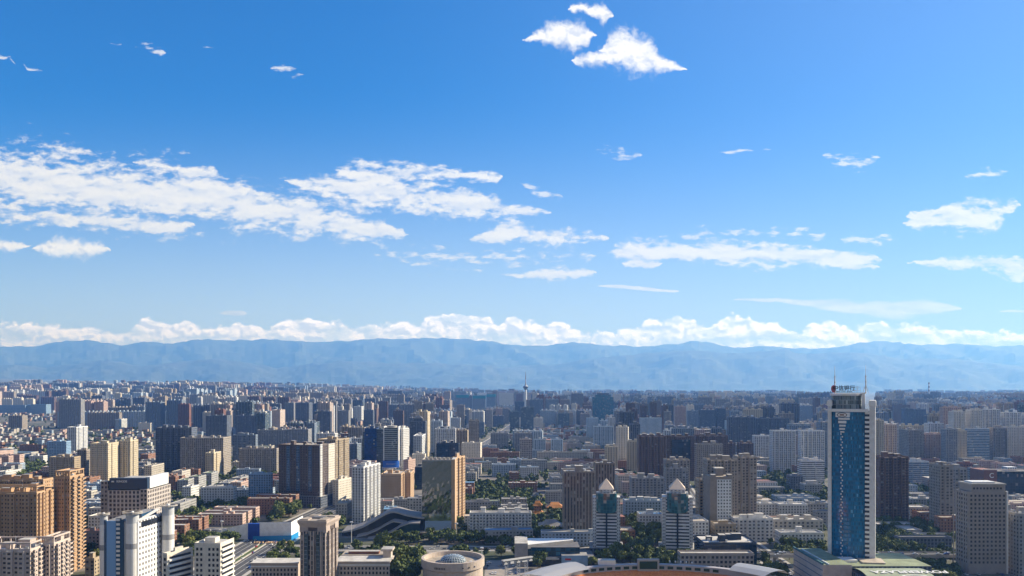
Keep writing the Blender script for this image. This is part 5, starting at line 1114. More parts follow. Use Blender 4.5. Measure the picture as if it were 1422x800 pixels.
# --- office cluster: ribbed tower with blue banner
def banner_tower():
    Y, w, d, cen = solve(533, 553, None, 656, 0, 26); r = empty('banner_tower', (cen.x, cen.y, 0)); tag(r, 'green-grey banded tower with a blue banner and white round base in the office cluster', 'office tower')
    h = zat(594, Y); b = MB(); b.prism(plan(w, d, 0, 0), -1, h, 'banded_glass', 'roof_grey', 2.4, 3.5); b.build('wall', r)
    for s, lab in ((-1, None), (1, None)):
        b = MB(); b.box(s * w / 2 - .8, s * w / 2 + .8, -d / 2 - .8, d / 2, 0, h + 2, 'white_paint'); b.build('corner_fin', r)
    b = MB(); b.cyl(0, 0, h, h + 3, w * .35, 'concrete', 'roof_pale', n=20); b.build('roof_drum', r)
    zb0, zb1 = zat(649, Y), zat(639.5, Y); b = MB(); n = 12; R0 = w * .62
    for i in range(n):
        a0, a1 = math.pi * (1.12 + .76 * i / n), math.pi * (1.12 + .76 * (i + 1) / n); q = [(R0 * math.cos(a), -d / 2 + 4 + R0 * .7 * math.sin(a)) for a in (a0, a1)]
        b.face([(*q[0], zb0), (*q[1], zb0), (*q[1], zb1), (*q[0], zb1)], 'blue_sign')
    bn = b.build('banner', r)
    t = MB()                                                            # the banner's line of white characters, unreadable in the photo
    for k in range(8):
        x = -7.5 + k * 2.1; y = -d / 2 + 4 - R0 * .72 * math.sqrt(max(0, 1 - (x / R0) ** 2)); t.box(x, x + 1.5, y, y + .2, (zb0 + zb1) / 2 + .3, (zb0 + zb1) / 2 + .7, 'white_paint', bottom=True); t.box(x + .5, x + .9, y, y + .2, (zb0 + zb1) / 2 - .6, (zb0 + zb1) / 2 + 1.2, 'white_paint', bottom=True)
    t.build('lettering', bn)
    b = MB(); b.cyl(0, -d / 2 + 6, -1, zb0, w * .66, 'cream', 'roof_pale', n=24, uvn=20, nf=3); b.build('round_base', r)
    mark(cen.x - w, cen.x + w, cen.y - d, cen.y + d / 2); reg(531, 555, 594, 660, Y)
fac('banded_glass', (.42, .46, .42), glass=(.045, .07, .085), ww=1.1, wh=.66, curtain=.02, bay=2.4, floor=3.5)
banner_tower()

# --- tan tower carrying a white window panel, lettered corner block, big beige office
def panel_tower():
    Y, w, d, cen = solve(986, 1018, None, 748, 0, 24); r = empty('panel_tower', (cen.x, cen.y, 0)); tag(r, 'tan tower with a white grid panel down its front and a stepped roof', 'office tower')
    h = zat(662, Y); b = MB(); b.prism(plan(w, d, 0, 0), -1, h, 'tan_plain_wall', 'roof_tan'); b.build('wall', r)
    z0, z1 = zat(728, Y), zat(666, Y); b = MB(); b.box(-w * .2, w * .42, -d / 2 - .7, -d / 2 + .4, z0, z1, 'panel_grid', bottom=True, bay=3.1, floor=3.1); b.build('white_panel', r)
    for s in (-1, 1):
        b = MB(); b.box(s * w * .36 - 2.4, s * w * .36 + 2.4, -d / 2 - .9, -d / 2 + 6, h, h + 2.2, 'tan_plain_wall', 'roof_pale'); b.build('roof_block', r)
    b = MB(); b.box(-4, 4, -4, 4, h, h + 7, 'tan_plain_wall', 'roof_pale'); b.box(-4.6, 4.6, -4.6, 4.6, h + 7, h + 8, 'cream_plain', 'roof_pale', bottom=True); b.build('roof_tower', r)
    mark(cen.x - w / 2, cen.x + w / 2, cen.y - d / 2, cen.y + d / 2); reg(986, 1018, 650, 748, Y)
fac('panel_grid', (.68, .70, .70), glass=(.10, .12, .13), ww=.55, wh=.5, curtain=.1); mat('tan_plain_wall', (.27, .235, .20), .85, nscale=.2, namt=.14)
panel_tower()
def letter_block():
    Y = 1010.0; x0, x1 = xat(1366, Y), xat(1440, Y); r = empty('lettered_block', ((x0 + x1) / 2, Y + 15, 0)); w = x1 - x0; tag(r, 'red brown and navy glass office carrying a big letter C near its top', 'office block')
    h = zat(653, Y); b = MB(); b.box(-w / 2, -w / 2 + 17, -15, 15, -1, h, 'red_brown_plain', 'roof_red'); b.build('red_wing', r)
    b = MB(); b.box(-w / 2 + 17, w / 2, -14.4, 15, -1, h - 1.5, 'navy_glass', 'roof_grey', 3.4, 3.6); b.build('glass_wing', r)
    b = MB(); b.box(-w / 2, w / 2, -15.6, -13, h, h + 1.2, 'block_pink_plain', 'roof_pale', bottom=True); b.build('cornice', r)
    text_mesh('letter', 'C', 8.5, 'white_paint', r, (-w / 2 + 10, -15.2, h - 7.0))
    b = MB()                                                            # small faint marks along the glass, too small to read
    for k, x in enumerate((-w / 2 + 30, -w / 2 + 42, -w / 2 + 54)):
        b.box(x, x + 2.4, -14.7, -14.35, h - 7.5, h - 7.0, 'block_pink_plain', bottom=True); b.box(x + .9, x + 1.4, -14.7, -14.35, h - 9, h - 6, 'block_pink_plain', bottom=True); b.box(x + .2, x + 2.2, -14.7, -14.35, h - 5.9, h - 5.4, 'block_pink_plain', bottom=True)
    b.build('faint_lettering', r)
    b = MB(); b.box(2, 14, -6, 6, h - 1.5, h + 3, 'pale_blue', 'white_paint'); b.build('roof_house', r)
    mark(x0, x1, Y, Y + 30); reg(1366, 1440, 650, 705, Y)
letter_block()
def beige_office():
    Y, w, d, cen = solve(1345, 1398, 1327, 797, 0, 26); r = empty('beige_grid_office', (cen.x, cen.y, 0)); tag(r, 'big beige office with square window grid and white roof deck near the right edge', 'office tower')
    h = zat(683, Y); b = MB(); b.prism(plan(w, d, 0, 0), -2, h, 'taupe_wall', 'roof_grey'); b.build('wall', r)
    nf = int((h - 6) / 3.35); nb = 9; pts = [(-w / 2 + 2.2 + i * (w - 4.4) / (nb - 1), -d / 2, h - 3.2 - f * 3.35, 0) for f in range(nf) for i in range(nb)]; pts += [(-w / 2, -d / 2 + 2.5 + i * (d - 5) / 4, h - 3.2 - f * 3.35, math.pi / 2) for f in range(nf) for i in range(5)]
    windows(r, pts, 1.55, 1.75)
    b = MB(); b.box(w / 2 - .2, w / 2 + .9, -d / 2 - .5, -d / 2 + 1.6, 0, h + .4, 'white_paint'); b.build('white_fin', r)
    b = MB(); b.box(-w / 2 + 3, w / 2 - .5, -d / 2 + 1, d / 2 - 1, h, h + 5.5, 'taupe_wall', 'roof_grey'); windows_z = h + 2.6; b.build('attic_storey', r)
    windows(r, [(-w / 2 + 5 + i * 2.7, -d / 2 + 1, windows_z, 0) for i in range(9)], 1.6, 1.6, name='attic_window')
    b = MB(); b.box(-w / 2 + 2, w / 2, -d / 2 + .4, d / 2, h + 5.5, h + 6.5, 'concrete', 'roof_grey', bottom=True); b.box(-w / 2 + 5, w / 2 - 7, -d / 2 + 4, d / 2 - 4, h + 6.5, h + 7.6, 'white_paint', 'white_paint'); b.build('roof_deck', r)
    b = MB()
    for i in range(5): b.box(-w / 2 - .4, -w / 2 + .1, -d / 2 + 1 + i * 5, -d / 2 + 1.7 + i * 5, 0, h, 'taupe_wall')
    b.build('pilaster', r)
    mark(cen.x - w / 2, cen.x + w / 2, cen.y - d / 2, cen.y + d / 2); reg(1327, 1398, 668, 797, Y)
mat('taupe_wall', (.32, .28, .25), .8, nscale=.2, namt=.12)
beige_office()

# --- far landmarks
def tv_tower():
    Y = 3700.0; x = xat(730, Y); r = empty('broadcast_tower', (x, Y, gz(x, Y))); tag(r, 'slender white broadcast tower with a round pod and needle above the city centre', 'tower')
    b = MB(); b.cyl(0, 0, 0, zat(541, Y), 7.5, 'white_paint', n=16, r2=4.6); b.build('shaft', r)
    b = MB(); z0, z1 = zat(541.5, Y), zat(534.5, Y); m = (z0 + z1) / 2; b.cyl(0, 0, z0, m, 5, 'grey_glass_plain', n=20, r2=12); b.cyl(0, 0, m, m + 4, 12.2, 'glass_dark', n=20); b.cyl(0, 0, m + 4, z1, 12, 'steel', n=20, r2=4); b.build('pod', r)
    b = MB(); b.cyl(0, 0, z1, zat(527, Y), 3.2, 'steel', n=8, r2=2); b.cyl(0, 0, zat(527, Y), zat(516, Y), 1.6, 'red_brown_plain', n=6, r2=.5); b.build('needle', r)
    mark(x - 20, x + 20, Y - 20, Y + 20, 20)
tv_tower()
def chimney():
    Y = 5200.0; x = xat(1290, Y); r = empty('chimney', (x, Y, 0)); tag(r, 'tall thin striped chimney on the far right skyline', 'chimney'); h = zat(531, Y)
    b = MB(); b.cyl(0, 0, 0, h * .6, 6, 'concrete', n=12, r2=4.4); b.build('shaft', r)
    for k in range(6): b = MB(); b.cyl(0, 0, h * (.6 + k * .0667), h * (.6 + (k + 1) * .0667), 4.4 - k * .15, 'red_brown_plain' if k % 2 else 'white_paint', n=12, r2=4.25 - k * .15); b.build('band', r)
chimney()
def obelisk():
    Y = F * H / (584 - HY); x = xat(1103, Y); r = empty('obelisk', (x, Y, 0)); tag(r, 'small white lattice spire standing beside the dark slabs right of centre', 'mast'); h = zat(559, Y)
    b = MB(); b.cyl(0, 0, 0, h * .9, 6, 'white_paint', n=6, r2=2.2); b.build('shaft', r); b = MB(); b.cyl(0, 0, h * .9, h, 3.4, 'white_paint', n=8, r2=1); b.build('cap', r); mark(x - 10, x + 10, Y - 10, Y + 10)
obelisk()
def hip_hall(px, yb, wpx, label, m, wall, tiers=1, d=16, hh=7):
    Y = F * H / (yb - HY); x = xat(px, Y); w = wpx * Y / F; r = empty('temple_hall' if m != 'roof_grey' else 'hip_roof_hall', (x, Y + d / 2, 0)); tag(r, label, 'hall')
    z = 0; ww, dd = w, d
    for t in range(tiers):
        b = MB(); b.box(-ww / 2 + 1.5, ww / 2 - 1.5, -dd / 2 + 1.5, dd / 2 - 1.5, z - (1 if t == 0 else 0), z + hh, wall, None, 3, 3.2); b.build('wall', r); z += hh
        b = MB(); rows = []                                             # eaves turned up at the corners
        for (f, zz, up) in ((1.0, 0, 1.1), (.8, 1.5, .3), (.55, 3.6, 0), (.3, 6.2, 0)):
            row = []
            x1, y1 = ww / 2 * (f if f > .31 else .42), dd / 2 * (f if f > .31 else .04)
            for (sx, sy) in ((-1, -1), (0, -1), (1, -1), (1, 0), (1, 1), (0, 1), (-1, 1), (-1, 0), (-1, -1)): row.append((sx * x1, sy * y1, z + zz + (up if sx and sy else 0)))
            rows.append(row)
        b.grid(rows, m, False); b.bar((-ww * .22, 0, z + 6.3), (ww * .22, 0, z + 6.3), .45, 'concrete'); b.build('roof', r)
        z += 3.0; ww *= .72; dd *= .72
    mark(x - w / 2, x + w / 2, Y, Y + d); reg(px - wpx / 2, px + wpx / 2, yb - 18, yb, Y)
mat('orange_tile', (.52, .22, .055), .6, nscale=.6, namt=.2)
hip_hall(771, 714, 26, 'orange tiled temple hall behind the brown strip office', 'orange_tile', 'block_brick', 1, 18, 7)
hip_hall(747, 722, 19, 'two-tiered orange tiled pavilion in the trees behind the white balcony block', 'orange_tile', 'block_brick', 2, 14, 6)
hip_hall(766, 742, 36, 'grey hip-roofed hall right of the long white balcony block', 'roof_grey', 'tan', 1, 22, 7)
hip_hall(744, 698, 14, 'pale hip-roofed hall above the two-tiered orange pavilion', 'roof_grey', 'block_cream', 1, 14, 6)
# teal wraps on the three towers and the pyramid cap become parts of their towers
fac('blue_stripe', (.16, .24, .36), glass=(.03, .07, .14), ww=.8, wh=.8, curtain=.05)
mat('teal_net', (.01, .25, .32), .8, nscale=.3, namt=.15)
for o in list(COL.objects):
    L_ = o.get('label')
    if not L_: continue
    if 'teal wrapped top' in L_:
        w, d, h = o['w'], o['d'], o['h']; b = MB(); b.box(-w / 2 - 1.6, w / 2 + 1.6, -d / 2 - 1.6, d / 2 + 1.6, h - 14, h + 2.2, 'teal_net', bottom=True); b.build('safety_net', o)
    if 'pyramid top' in L_:
        w, d, h = o['w'], o['d'], o['h']; b = MB(); q = [(-w * .3, -d * .3), (w * .3, -d * .3), (w * .3, d * .3), (-w * .3, d * .3)]; b.prism(q, h + .5, h + 7, 'slate', None)
        for i in range(4): b.face([(*q[i], h + 7), (*q[(i + 1) % 4], h + 7), (0, 0, h + 15)], 'roof_grey')
        b.bar((0, 0, h + 14), (0, 0, h + 22), .4, 'steel'); b.build('pyramid_cap', o)
    if 'blue vertical stripes' in L_:
        w, d, h = o['w'], o['d'], o['h']
        for x in (-w * .26, -w * .02, w * .27): b = MB(); b.box(x - 2.2, x + 2.2, -d / 2 - 1.1, -d / 2 + .3, 20, h - .4, 'blue_stripe', bottom=True, bay=2.2); b.build('blue_stripe', o)
        b = MB(); b.box(w / 2 - .2, w / 2 + 1.2, -d / 2 - .5, -d / 2 + 5, 14, h + 2.5, 'white_tile', 'white_paint', 2.4); b.box(w / 2 - .2, w / 2 + 1.0, 0, d / 2 - 4, 14, h + 1.5, 'cream', 'white_paint', 2.6); b.build('pale_flank', o)
    if 'crowned roof' in L_:
        w, d, h = o['w'], o['d'], o['h']; b = MB(); b.box(-w * .38, w * .38, -d * .4, d * .4, h + .5, h + 12, 'teal_glass', 'roof_dark'); b.box(-w * .28, w * .28, -d * .3, d * .3, h + 12, h + 18, 'slate', 'roof_dark'); b.build('crown', o)
    if 'tall blue window panel' in L_:
        w, d, h = o['w'], o['d'], o['h']; b = MB(); b.box(-w * .34, w * .34, -d / 2 - 3.4, -d / 2 - .5, h * .3, h - 4, 'navy_glass', bottom=True); b.build('window_panel', o)

# ------------------------------------------------------------------ the rest of the city
Q = random.Random(11)
SKYL = [(-200, 529), (0, 529), (60, 527), (130, 529), (215, 527), (230, 522), (262, 523), (275, 530), (400, 530), (520, 531), (560, 529), (620, 532), (720, 533), (760, 537), (800, 541), (900, 539), (1000, 543), (1060, 541), (1140, 545), (1240, 539), (1330, 543), (1422, 540), (1700, 541)]
def row_to_ground(px, yb):
    """first ground point under a photo pixel, following the terrain"""
    k = (px - CX) / F; y = 600.0; step = 1.012
    while y < 15500:
        if proj(k * y, y, gz(k * y, y))[1] <= yb: return y
        y *= step
    return None
ITEMS = []                                                          # dicts for every generated building
def blocks_hero(a, b, yt, y, lim=.3):
    for (p, q, t, s, Y) in RECTS:
        if y < Y and a < q and b > p and yt < s - lim * (s - t): return True
    return False
T_STY = [('slate', 3), ('blue_grey', 3), ('mid_grey', 3), ('grey_tan', 3), ('white_slab', 3), ('pale_blue', 2), ('brown', 2), ('pink_beige', 2), ('cream', 2), ('tan', 2), ('yellow_tan', 1), ('grey_glass', 1), ('red_brown', 1), ('block_pink', 1)]
L_STY = [('block_cream', 3), ('block_grey', 4), ('block_white', 1.6), ('block_brick', 3.4), ('block_pink', 2), ('block_blue', 2)]
def pick(T): return Q.choices([a for a, _ in T], [b for _, b in T])[0]
def add(x, y, w, d, h, sty, rot, kind, roof):
    g = gz(x, y); px0, _ = proj(x - w / 2, y - d / 2, g); px1, _ = proj(x + w / 2, y - d / 2, g)
    yb = proj(x, y - d / 2, g)[1]; yt = proj(x, y - d / 2, g + h)[1]
    if px1 < -330 or px0 > 1760: return False
    if not free(x - w / 2, x + w / 2, y - d / 2, y + d / 2): return False
    sk = lerp_tab(SKYL, (px0 + px1) / 2)
    if yt < sk: h -= (sk - yt) * y / F; yt = sk
    if h < 9: return False
    if blocks_hero(px0, px1, yt, y - d / 2): return False
    mark(x - w / 2, x + w / 2, y - d / 2, y + d / 2, 1)
    ITEMS.append(dict(x=x, y=y, w=w, d=d, h=h, g=g, sty=sty, rot=rot, kind=kind, roof=roof, r=(px0, px1, yt, yb)))
    return True
def tower_p(px, yb):
    if px < 240: return 1.0 if yb < 570 else (.10 if yb < 600 else 0)
    if px < 300: return .8 if yb < 600 else 0
    if px < 620: return .9 if yb < 625 else (.3 if yb < 650 else 0)
    if px < 720: return .8 if yb < 590 else .06 if yb < 610 else 0
    if px < 830: return 1 if yb < 594 else 0
    if px < 1060: return 1 if yb < 640 else .15 if yb < 660 else 0
    return .9 if yb < 640 else .2 if yb < 664 else 0
def estate():
    px = Q.uniform(-300, 1722); yb = 544 + 116 * Q.random() ** 1.7
    if Q.random() > tower_p(px, yb): return
    y = row_to_ground(px, yb)
    if y is None or y > 14500: return
    x = (px - CX) / F * y; sty = pick(T_STY); n = Q.choice([1, 2, 3, 3, 4, 5]); m = Q.choice([1, 1, 2, 3]) if y > 3000 else 1
    w = Q.choice([18, 22, 26, 32, 38, 46]) * (1.0 if y < 6000 else 1.15); d = Q.uniform(15, 20) if px > 700 else Q.uniform(17, 27); h = Q.choice([48, 58, 66, 78, 90, 98]) * Q.uniform(.9, 1.08)
    if y > 2600: w *= Q.choice([1, 1.3, 1.8, 2.3]) if px < 720 else Q.choice([1, 1.2, 1.6])
    if y > 3200: h *= 1.12
    if px < 420 and y > 4000: h *= 1.1
    if Q.random() < .18: w *= 1.9; h *= .7
    sp = w + Q.uniform(6, 16); rot = Q.choice([0, 0, 0, -6, -12, 5]); roof = pick([('roof_grey', 3), ('roof_pale', 3), ('roof_tan', 1)])
    for j in range(m):
        for i in range(n): add(x + i * sp + Q.uniform(-2, 2), y + j * (d + Q.uniform(34, 50)) + Q.uniform(-2, 2), w, d, h + Q.choice([0, 0, 0, 3, -6, 9]), sty, rot, 'tower', roof)
mark(-212, -120, 752, 830)                                           # open ground beside the sheeted shed
for _ in range(12500): estate()
GREEN = [(0, 640, 70, 672), (640, 676, 742, 714), (1060, 655, 1146, 700), (240, 704, 330, 736), (640, 600, 712, 632), (118, 700, 140, 752), (320, 590, 0, 0)]
def in_green(px, yb): return any(a <= px <= c and b <= yb <= e for a, b, c, e in GREEN)
def lowrise():
    px = Q.uniform(-300, 1722); yb = 562 + 205 * Q.random() ** 1.5
    if in_green(px, yb): return
    y = row_to_ground(px, yb)
    if y is None or y < 640 or y > 6000: return
    x = (px - CX) / F * y; village = (px < 250 and 572 < yb < 632) or (715 < px < 825 and 594 < yb < 614) or (px > 1216 and px < 1260 and 600 < yb < 630) or (240 < px < 330 and 565 < yb < 585)
    if village:
        for _ in range(5): add(x + Q.uniform(-40, 40), y + Q.uniform(-40, 40), Q.uniform(11, 22), Q.uniform(9, 14), Q.uniform(9.5, 14), pick(L_STY), Q.choice([0, 0, 8, -8]), 'house', pick([('roof_red', 3), ('roof_pale', 2.4), ('roof_grey', 4), ('roof_tan', 2), ('roof_blue', .7)])); 
        return
    if px < 250 and 590 < yb < 640 and Q.random() < .5:
        add(x, y, Q.uniform(40, 90), Q.uniform(20, 40), Q.uniform(9.5, 12), pick(L_STY), 0, 'block', pick([('roof_grey', 3), ('roof_pale', 3), ('roof_blue', 1)])); return
    sty = pick(L_STY); n = Q.choice([1, 1, 2, 3, 4]); w = Q.uniform(28, 62); d = Q.uniform(11, 15); h = Q.choice([12, 15, 18, 18, 21]) * Q.uniform(.95, 1.1); roof = pick([('roof_pale', 3), ('roof_grey', 4), ('roof_dark', 2), ('roof_tan', 2), ('roof_red', 1.4), ('roof_blue', .8), ('roof_green', .5)])
    if Q.random() < .25: w, d = d * 1.1, w * .8
    for i in range(n): add(x, y + i * (d + Q.uniform(14, 20)), w, d, h, sty, Q.choice([0, 0, 0, -4, 6]), 'block', roof)
for _ in range(4700): lowrise()

# visible share of each, nearest first, on a coarse raster
GW, GH = 711, 140
seen = [bytearray(GW) for _ in range(GH)]                            # rows 520..800 by two
def cells(r):
    a, b, t, s = r
    for j in range(max(0, int((t - 520) / 2)), min(GH, int((s - 520) / 2) + 1)):
        for i in range(max(0, int(a / 2)), min(GW, int(b / 2) + 1)): yield i, j
allr = [(Y, (a, b, t, s), None) for (a, b, t, s, Y) in RECTS] + [(it['y'] - it['d'] / 2, it['r'], it) for it in ITEMS]
for Y, r, it in sorted(allr, key=lambda q: q[0]):
    n = k = 0
    for i, j in cells(r):
        k += 1
        if not seen[j][i]: n += 1; seen[j][i] = 1
    if it is not None: it['vis'] = n * (r[1] - r[0]) * (r[3] - r[2]) / max(1, k * 4); it['share'] = n / max(1, k)
ITEMS = [it for it in ITEMS if it['vis'] > 0 or it['r'][1] < 0 or it['r'][0] > 1422]

COLN = {'slate': 'dark slate', 'blue_grey': 'blue-grey', 'mid_grey': 'grey', 'grey_tan': 'grey-tan', 'white_slab': 'white', 'pale_blue': 'pale blue', 'brown': 'brown', 'pink_beige': 'pinkish', 'cream': 'cream', 'tan': 'tan', 'yellow_tan': 'yellowish', 'grey_glass': 'glassy grey', 'red_brown': 'red-brown', 'block_pink': 'pink', 'block_cream': 'cream', 'block_grey': 'grey', 'block_white': 'white', 'block_brick': 'brick', 'block_blue': 'bluish'}
ROOFN = {'roof_grey': 'grey-roofed', 'roof_pale': 'pale-roofed', 'roof_tan': 'tan-roofed', 'roof_red': 'red-roofed', 'roof_blue': 'blue-roofed', 'roof_green': 'green-roofed', 'roof_dark': 'dark-roofed'}
LM = [(30, 568, 'the long blue glass slabs'), (108, 620, 'the half-lit pale tower'), (165, 650, 'the sunlit yellow pair'), (173, 592, 'the lone white tower'), (242, 640, 'the dark five-bay slab'), (285, 640, 'the long tan slab'), (300, 600, 'the white-striped slab'), (360, 640, 'the lantern slab'), (395, 615, 'the wide grey slab'), (422, 580, 'the tall sunlit-edged slab'), (415, 690, 'the dark striped tower'), (462, 600, 'the pale-sided dark tower'), (508, 700, 'the ribbed white slab'), (514, 640, 'the deep blue tower'), (543, 630, 'the blue banner tower'), (584, 620, 'the dark pyramid-capped tower'), (606, 700, 'the mirror tower'), (640, 585, 'the brown boulevard tower'), (664, 562, 'the teal-topped trio'), (700, 556, 'the broad cream block'), (730, 560, 'the broadcast tower'), (733, 585, 'the glass pair'), (732, 630, 'the hip-topped white office'), (661, 632, 'the blank grey hall'), (695, 730, 'the long balcony block'), (815, 710, 'the brown strip office'), (844, 740, 'the left pyramid tower'), (944, 740, 'the right pyramid tower'), (838, 570, 'the dark teal office'), (838, 612, 'the finned pale tower'), (904, 596, 'the bright blue-white office'), (988, 588, 'the navy slabs'), (906, 640, 'the brown cluster'), (1020, 690, 'the grey tan group'), (1030, 605, 'the dark skyline slabs'), (1100, 632, 'the white ribbed twins'), (1100, 572, 'the small white spire'), (1182, 660, 'the blue bank tower'), (1242, 690, 'the brown ribbed tower'), (1254, 580, 'the brown skyline slab'), (1290, 548, 'the striped chimney'), (1276, 660, 'the blue banded block'), (1358, 622, 'the blue striped slab'), (1390, 680, 'the lettered block'), (1362, 740, 'the big beige office'), (188, 715, 'the sign office'), (182, 760, 'the cylinder office'), (90, 730, 'the tallest orange tower'), (340, 735, 'the sheeted shed'), (442, 780, 'the flared-crown tower'), (535, 735, 'the curved theatre'), (626, 783, 'the round drum'), (775, 772, 'the dark glass hall'), (905, 790, 'the stadium scoreboard'), (1014, 772, 'the black glass building'), (1190, 790, 'the green-roofed podium')]
ORD = ['first', 'second', 'third', 'fourth', 'fifth', 'sixth', 'seventh', 'eighth', 'ninth', 'tenth', 'eleventh', 'twelfth', 'thirteenth', 'fourteenth', 'fifteenth', 'sixteenth', 'seventeenth', 'eighteenth', 'nineteenth', 'twentieth']
def autolabel(entries):
    """entries: (object, column, row, description). One label each: look, place beside the nearest landmark, rank among its like there"""
    B = {}
    for o, px, py, desc in entries:
        lx, ly, nm = min(LM, key=lambda l: (l[0] - px) ** 2 + ((l[1] - py) * 1.6) ** 2)
        dx, dy = px - lx, (py - ly) * 1.6
        rel = ('right of' if dx > 0 else 'left of') if abs(dx) > abs(dy) else ('in front of' if dy > 0 else 'behind')
        B.setdefault((desc, rel, nm), []).append((px, py, o))
    for (desc, rel, nm), L in B.items():
        L.sort(key=lambda q: q[0] if rel in ('behind', 'in front of', 'right of') else -q[0])
        if len(L) > 1 and rel in ('left of', 'right of'):
            for i, q in enumerate(L): q[2]['label'] = (ORD[i] + ' ' if i < len(ORD) else '') + desc + ' going ' + rel.split()[0] + ' from ' + nm
        elif len(L) > 1:
            for i, q in enumerate(L): q[2]['label'] = (ORD[i] + ' ' if i < len(ORD) else '') + desc + ' from left ' + rel + ' ' + nm
        else: L[0][2]['label'] = desc + ' ' + rel + ' ' + nm
def put(b, it, local):
    """walls and roof of one generated building into b; returns the roof's own faces in rb"""
    w, d, h = it['w'], it['d'], it['h']; c, s = math.cos(rad(it['rot'])), math.sin(rad(it['rot'])); far = it['y'] > 4500
    n = 0 if it['kind'] != 'tower' else max(1, round(w / 9)) if not far else max(1, round(w / 14))
    P = plan(w, d, n, 1.6 if it['kind'] == 'tower' else 1, 0); ox, oy, oz = (0, 0, 0) if local else (it['x'], it['y'], it['g'])
    if not local: P = [(ox + x * c - y * s, oy + x * s + y * c) for x, y in P]
    bay, fl = STY[it['sty']]
    b.prism(P, oz - (3 if it['y'] < 4000 else 12), oz + h, it['sty'], None if local else it['roof'], bay, fl, plain=it['sty'] + '_plain')
    return P
def hut_boxes(it, rnd):
    w, d, h = it['w'], it['d'], it['h']
    if it['kind'] == 'tower': k = max(1, round(w / 14)); return [(-w / 2 + w * (i + .5) / k + rnd.uniform(-1, 1), rnd.uniform(-2, 2), rnd.uniform(4, 7), rnd.uniform(4, 7), rnd.uniform(3, 6)) for i in range(k)]
    if it['kind'] == 'block' and w > 24 and rnd.random() < .7: return [(rnd.uniform(-w * .4, w * .4), rnd.uniform(-1, 1), rnd.uniform(3, 5), rnd.uniform(3, 5), rnd.uniform(2.2, 3.2)) for _ in range(2)]
    return [(rnd.uniform(-w * .4, w * .4), rnd.uniform(-d * .3, d * .3), rnd.uniform(1.5, 3), rnd.uniform(1.5, 3), rnd.uniform(1, 2)) for _ in range(3)] if it['y'] < 1600 and it['kind'] == 'block' else []
ent = []; cats = {'tower': ('apartment_tower', 'apartment tower', 'apartment towers across the city', 205), 'block': ('low_block', 'low block', 'low blocks between the towers', 235), 'house': ('house', 'house', 'low houses of the old quarters', 150)}
bulk = {k: MB() for k in cats}
left = {k: v[3] for k, v in cats.items()}
for it in sorted(ITEMS, key=lambda q: -q['vis']):
    nm, cat, grp, _ = cats[it['kind']]; rnd = random.Random(int(it['x'] * 7 + it['y']))
    if left[it['kind']] > 0 and it['share'] > .12:
        left[it['kind']] -= 1; b = MB(); P = put(b, it, True); o = b.build(nm, None, (it['x'], it['y'], it['g']), rad(it['rot']))
        tag(o, 'x', cat, grp)
        b = MB(); b.prism([(x * 1.01, y * 1.01) for x, y in P], it['h'], it['h'] + .5, it['sty'] + '_plain', it['roof'], bottom=True)
        w, d = it['w'] / 2 - .1, it['d'] / 2 - .1
        if it['y'] < 3000:
            for q in ((-w, w, -d, -d + .35), (-w, w, d - .35, d), (-w, -w + .35, -d + .35, d - .35), (w - .35, w, -d + .35, d - .35)): b.box(*q, it['h'] + .5, it['h'] + 1.3, it['sty'] + '_plain')
        b.build('roof', o)
        for (x, y, bw, bd, bh) in hut_boxes(it, rnd): b = MB(); b.box(-bw / 2, bw / 2, -bd / 2, bd / 2, 0, bh, it['sty'] + '_plain', 'roof_pale'); b.build('stair_head', o, (x, y, it['h'] + .5))
        fl = max(2, round(it['h'] / 3.1)); r = it['r']
        shape = ('wide ' if it['w'] > 42 else 'slim ' if it['w'] < 24 else '') if it['kind'] != 'house' else ''
        desc = shape + COLN[it['sty']] + (' ' + ROOFN[it['roof']] if it['kind'] != 'tower' else '') + {'tower': ' tower', 'block': ' block', 'house': ' house'}[it['kind']]
        ent.append((o, (r[0] + r[1]) / 2, (r[2] + r[3]) / 2, desc))
    else:
        b = bulk[it['kind']]; put(b, it, False)
        if it['kind'] != 'house':
            for (x, y, bw, bd, bh) in hut_boxes(it, rnd): b.box(it['x'] + x - bw / 2, it['x'] + x + bw / 2, it['y'] + y - bd / 2, it['y'] + y + bd / 2, it['g'] + it['h'], it['g'] + it['h'] + bh, it['sty'] + '_plain', 'roof_pale')
autolabel(ent)
tag(bulk['tower'].build('far_towers'), 'mass of apartment towers too small to tell apart reaching to the mountains', 'towers', kind='stuff')
tag(bulk['block'].build('far_blocks'), 'mass of small low blocks between the far towers', 'low blocks', kind='stuff')
tag(bulk['house'].build('far_houses'), 'mass of tiny houses of the old quarters', 'houses', kind='stuff')

# ------------------------------------------------------------------ paved forecourts
def plaza(label, x0, x1, y0, y1):
    b = MB(); b.face([(x0, y0, .02), (x1, y0, .02), (x1, y1, .02), (x0, y1, .02)], 'paving')
    for k in range(int((x1 - x0) / 3)): b.face([(x0 + k * 3, y0 + 3, .026), (x0 + k * 3 + .15, y0 + 3, .026), (x0 + k * 3 + .15, y0 + 8.2, .026), (x0 + k * 3, y0 + 8.2, .026)], 'paint_line')
    tag(b.build('pavement'), label, 'pavement', kind='structure'); mark(x0, x1, y0, y1, 0)
mat('paving', (.30, .27, .24), .9, nscale=.25, namt=.2)
plaza('pale paved car park behind the round drum building', -108, -58, 690, 732)
plaza('pale paved forecourt right of the round drum building', -22, 14, 590, 690)
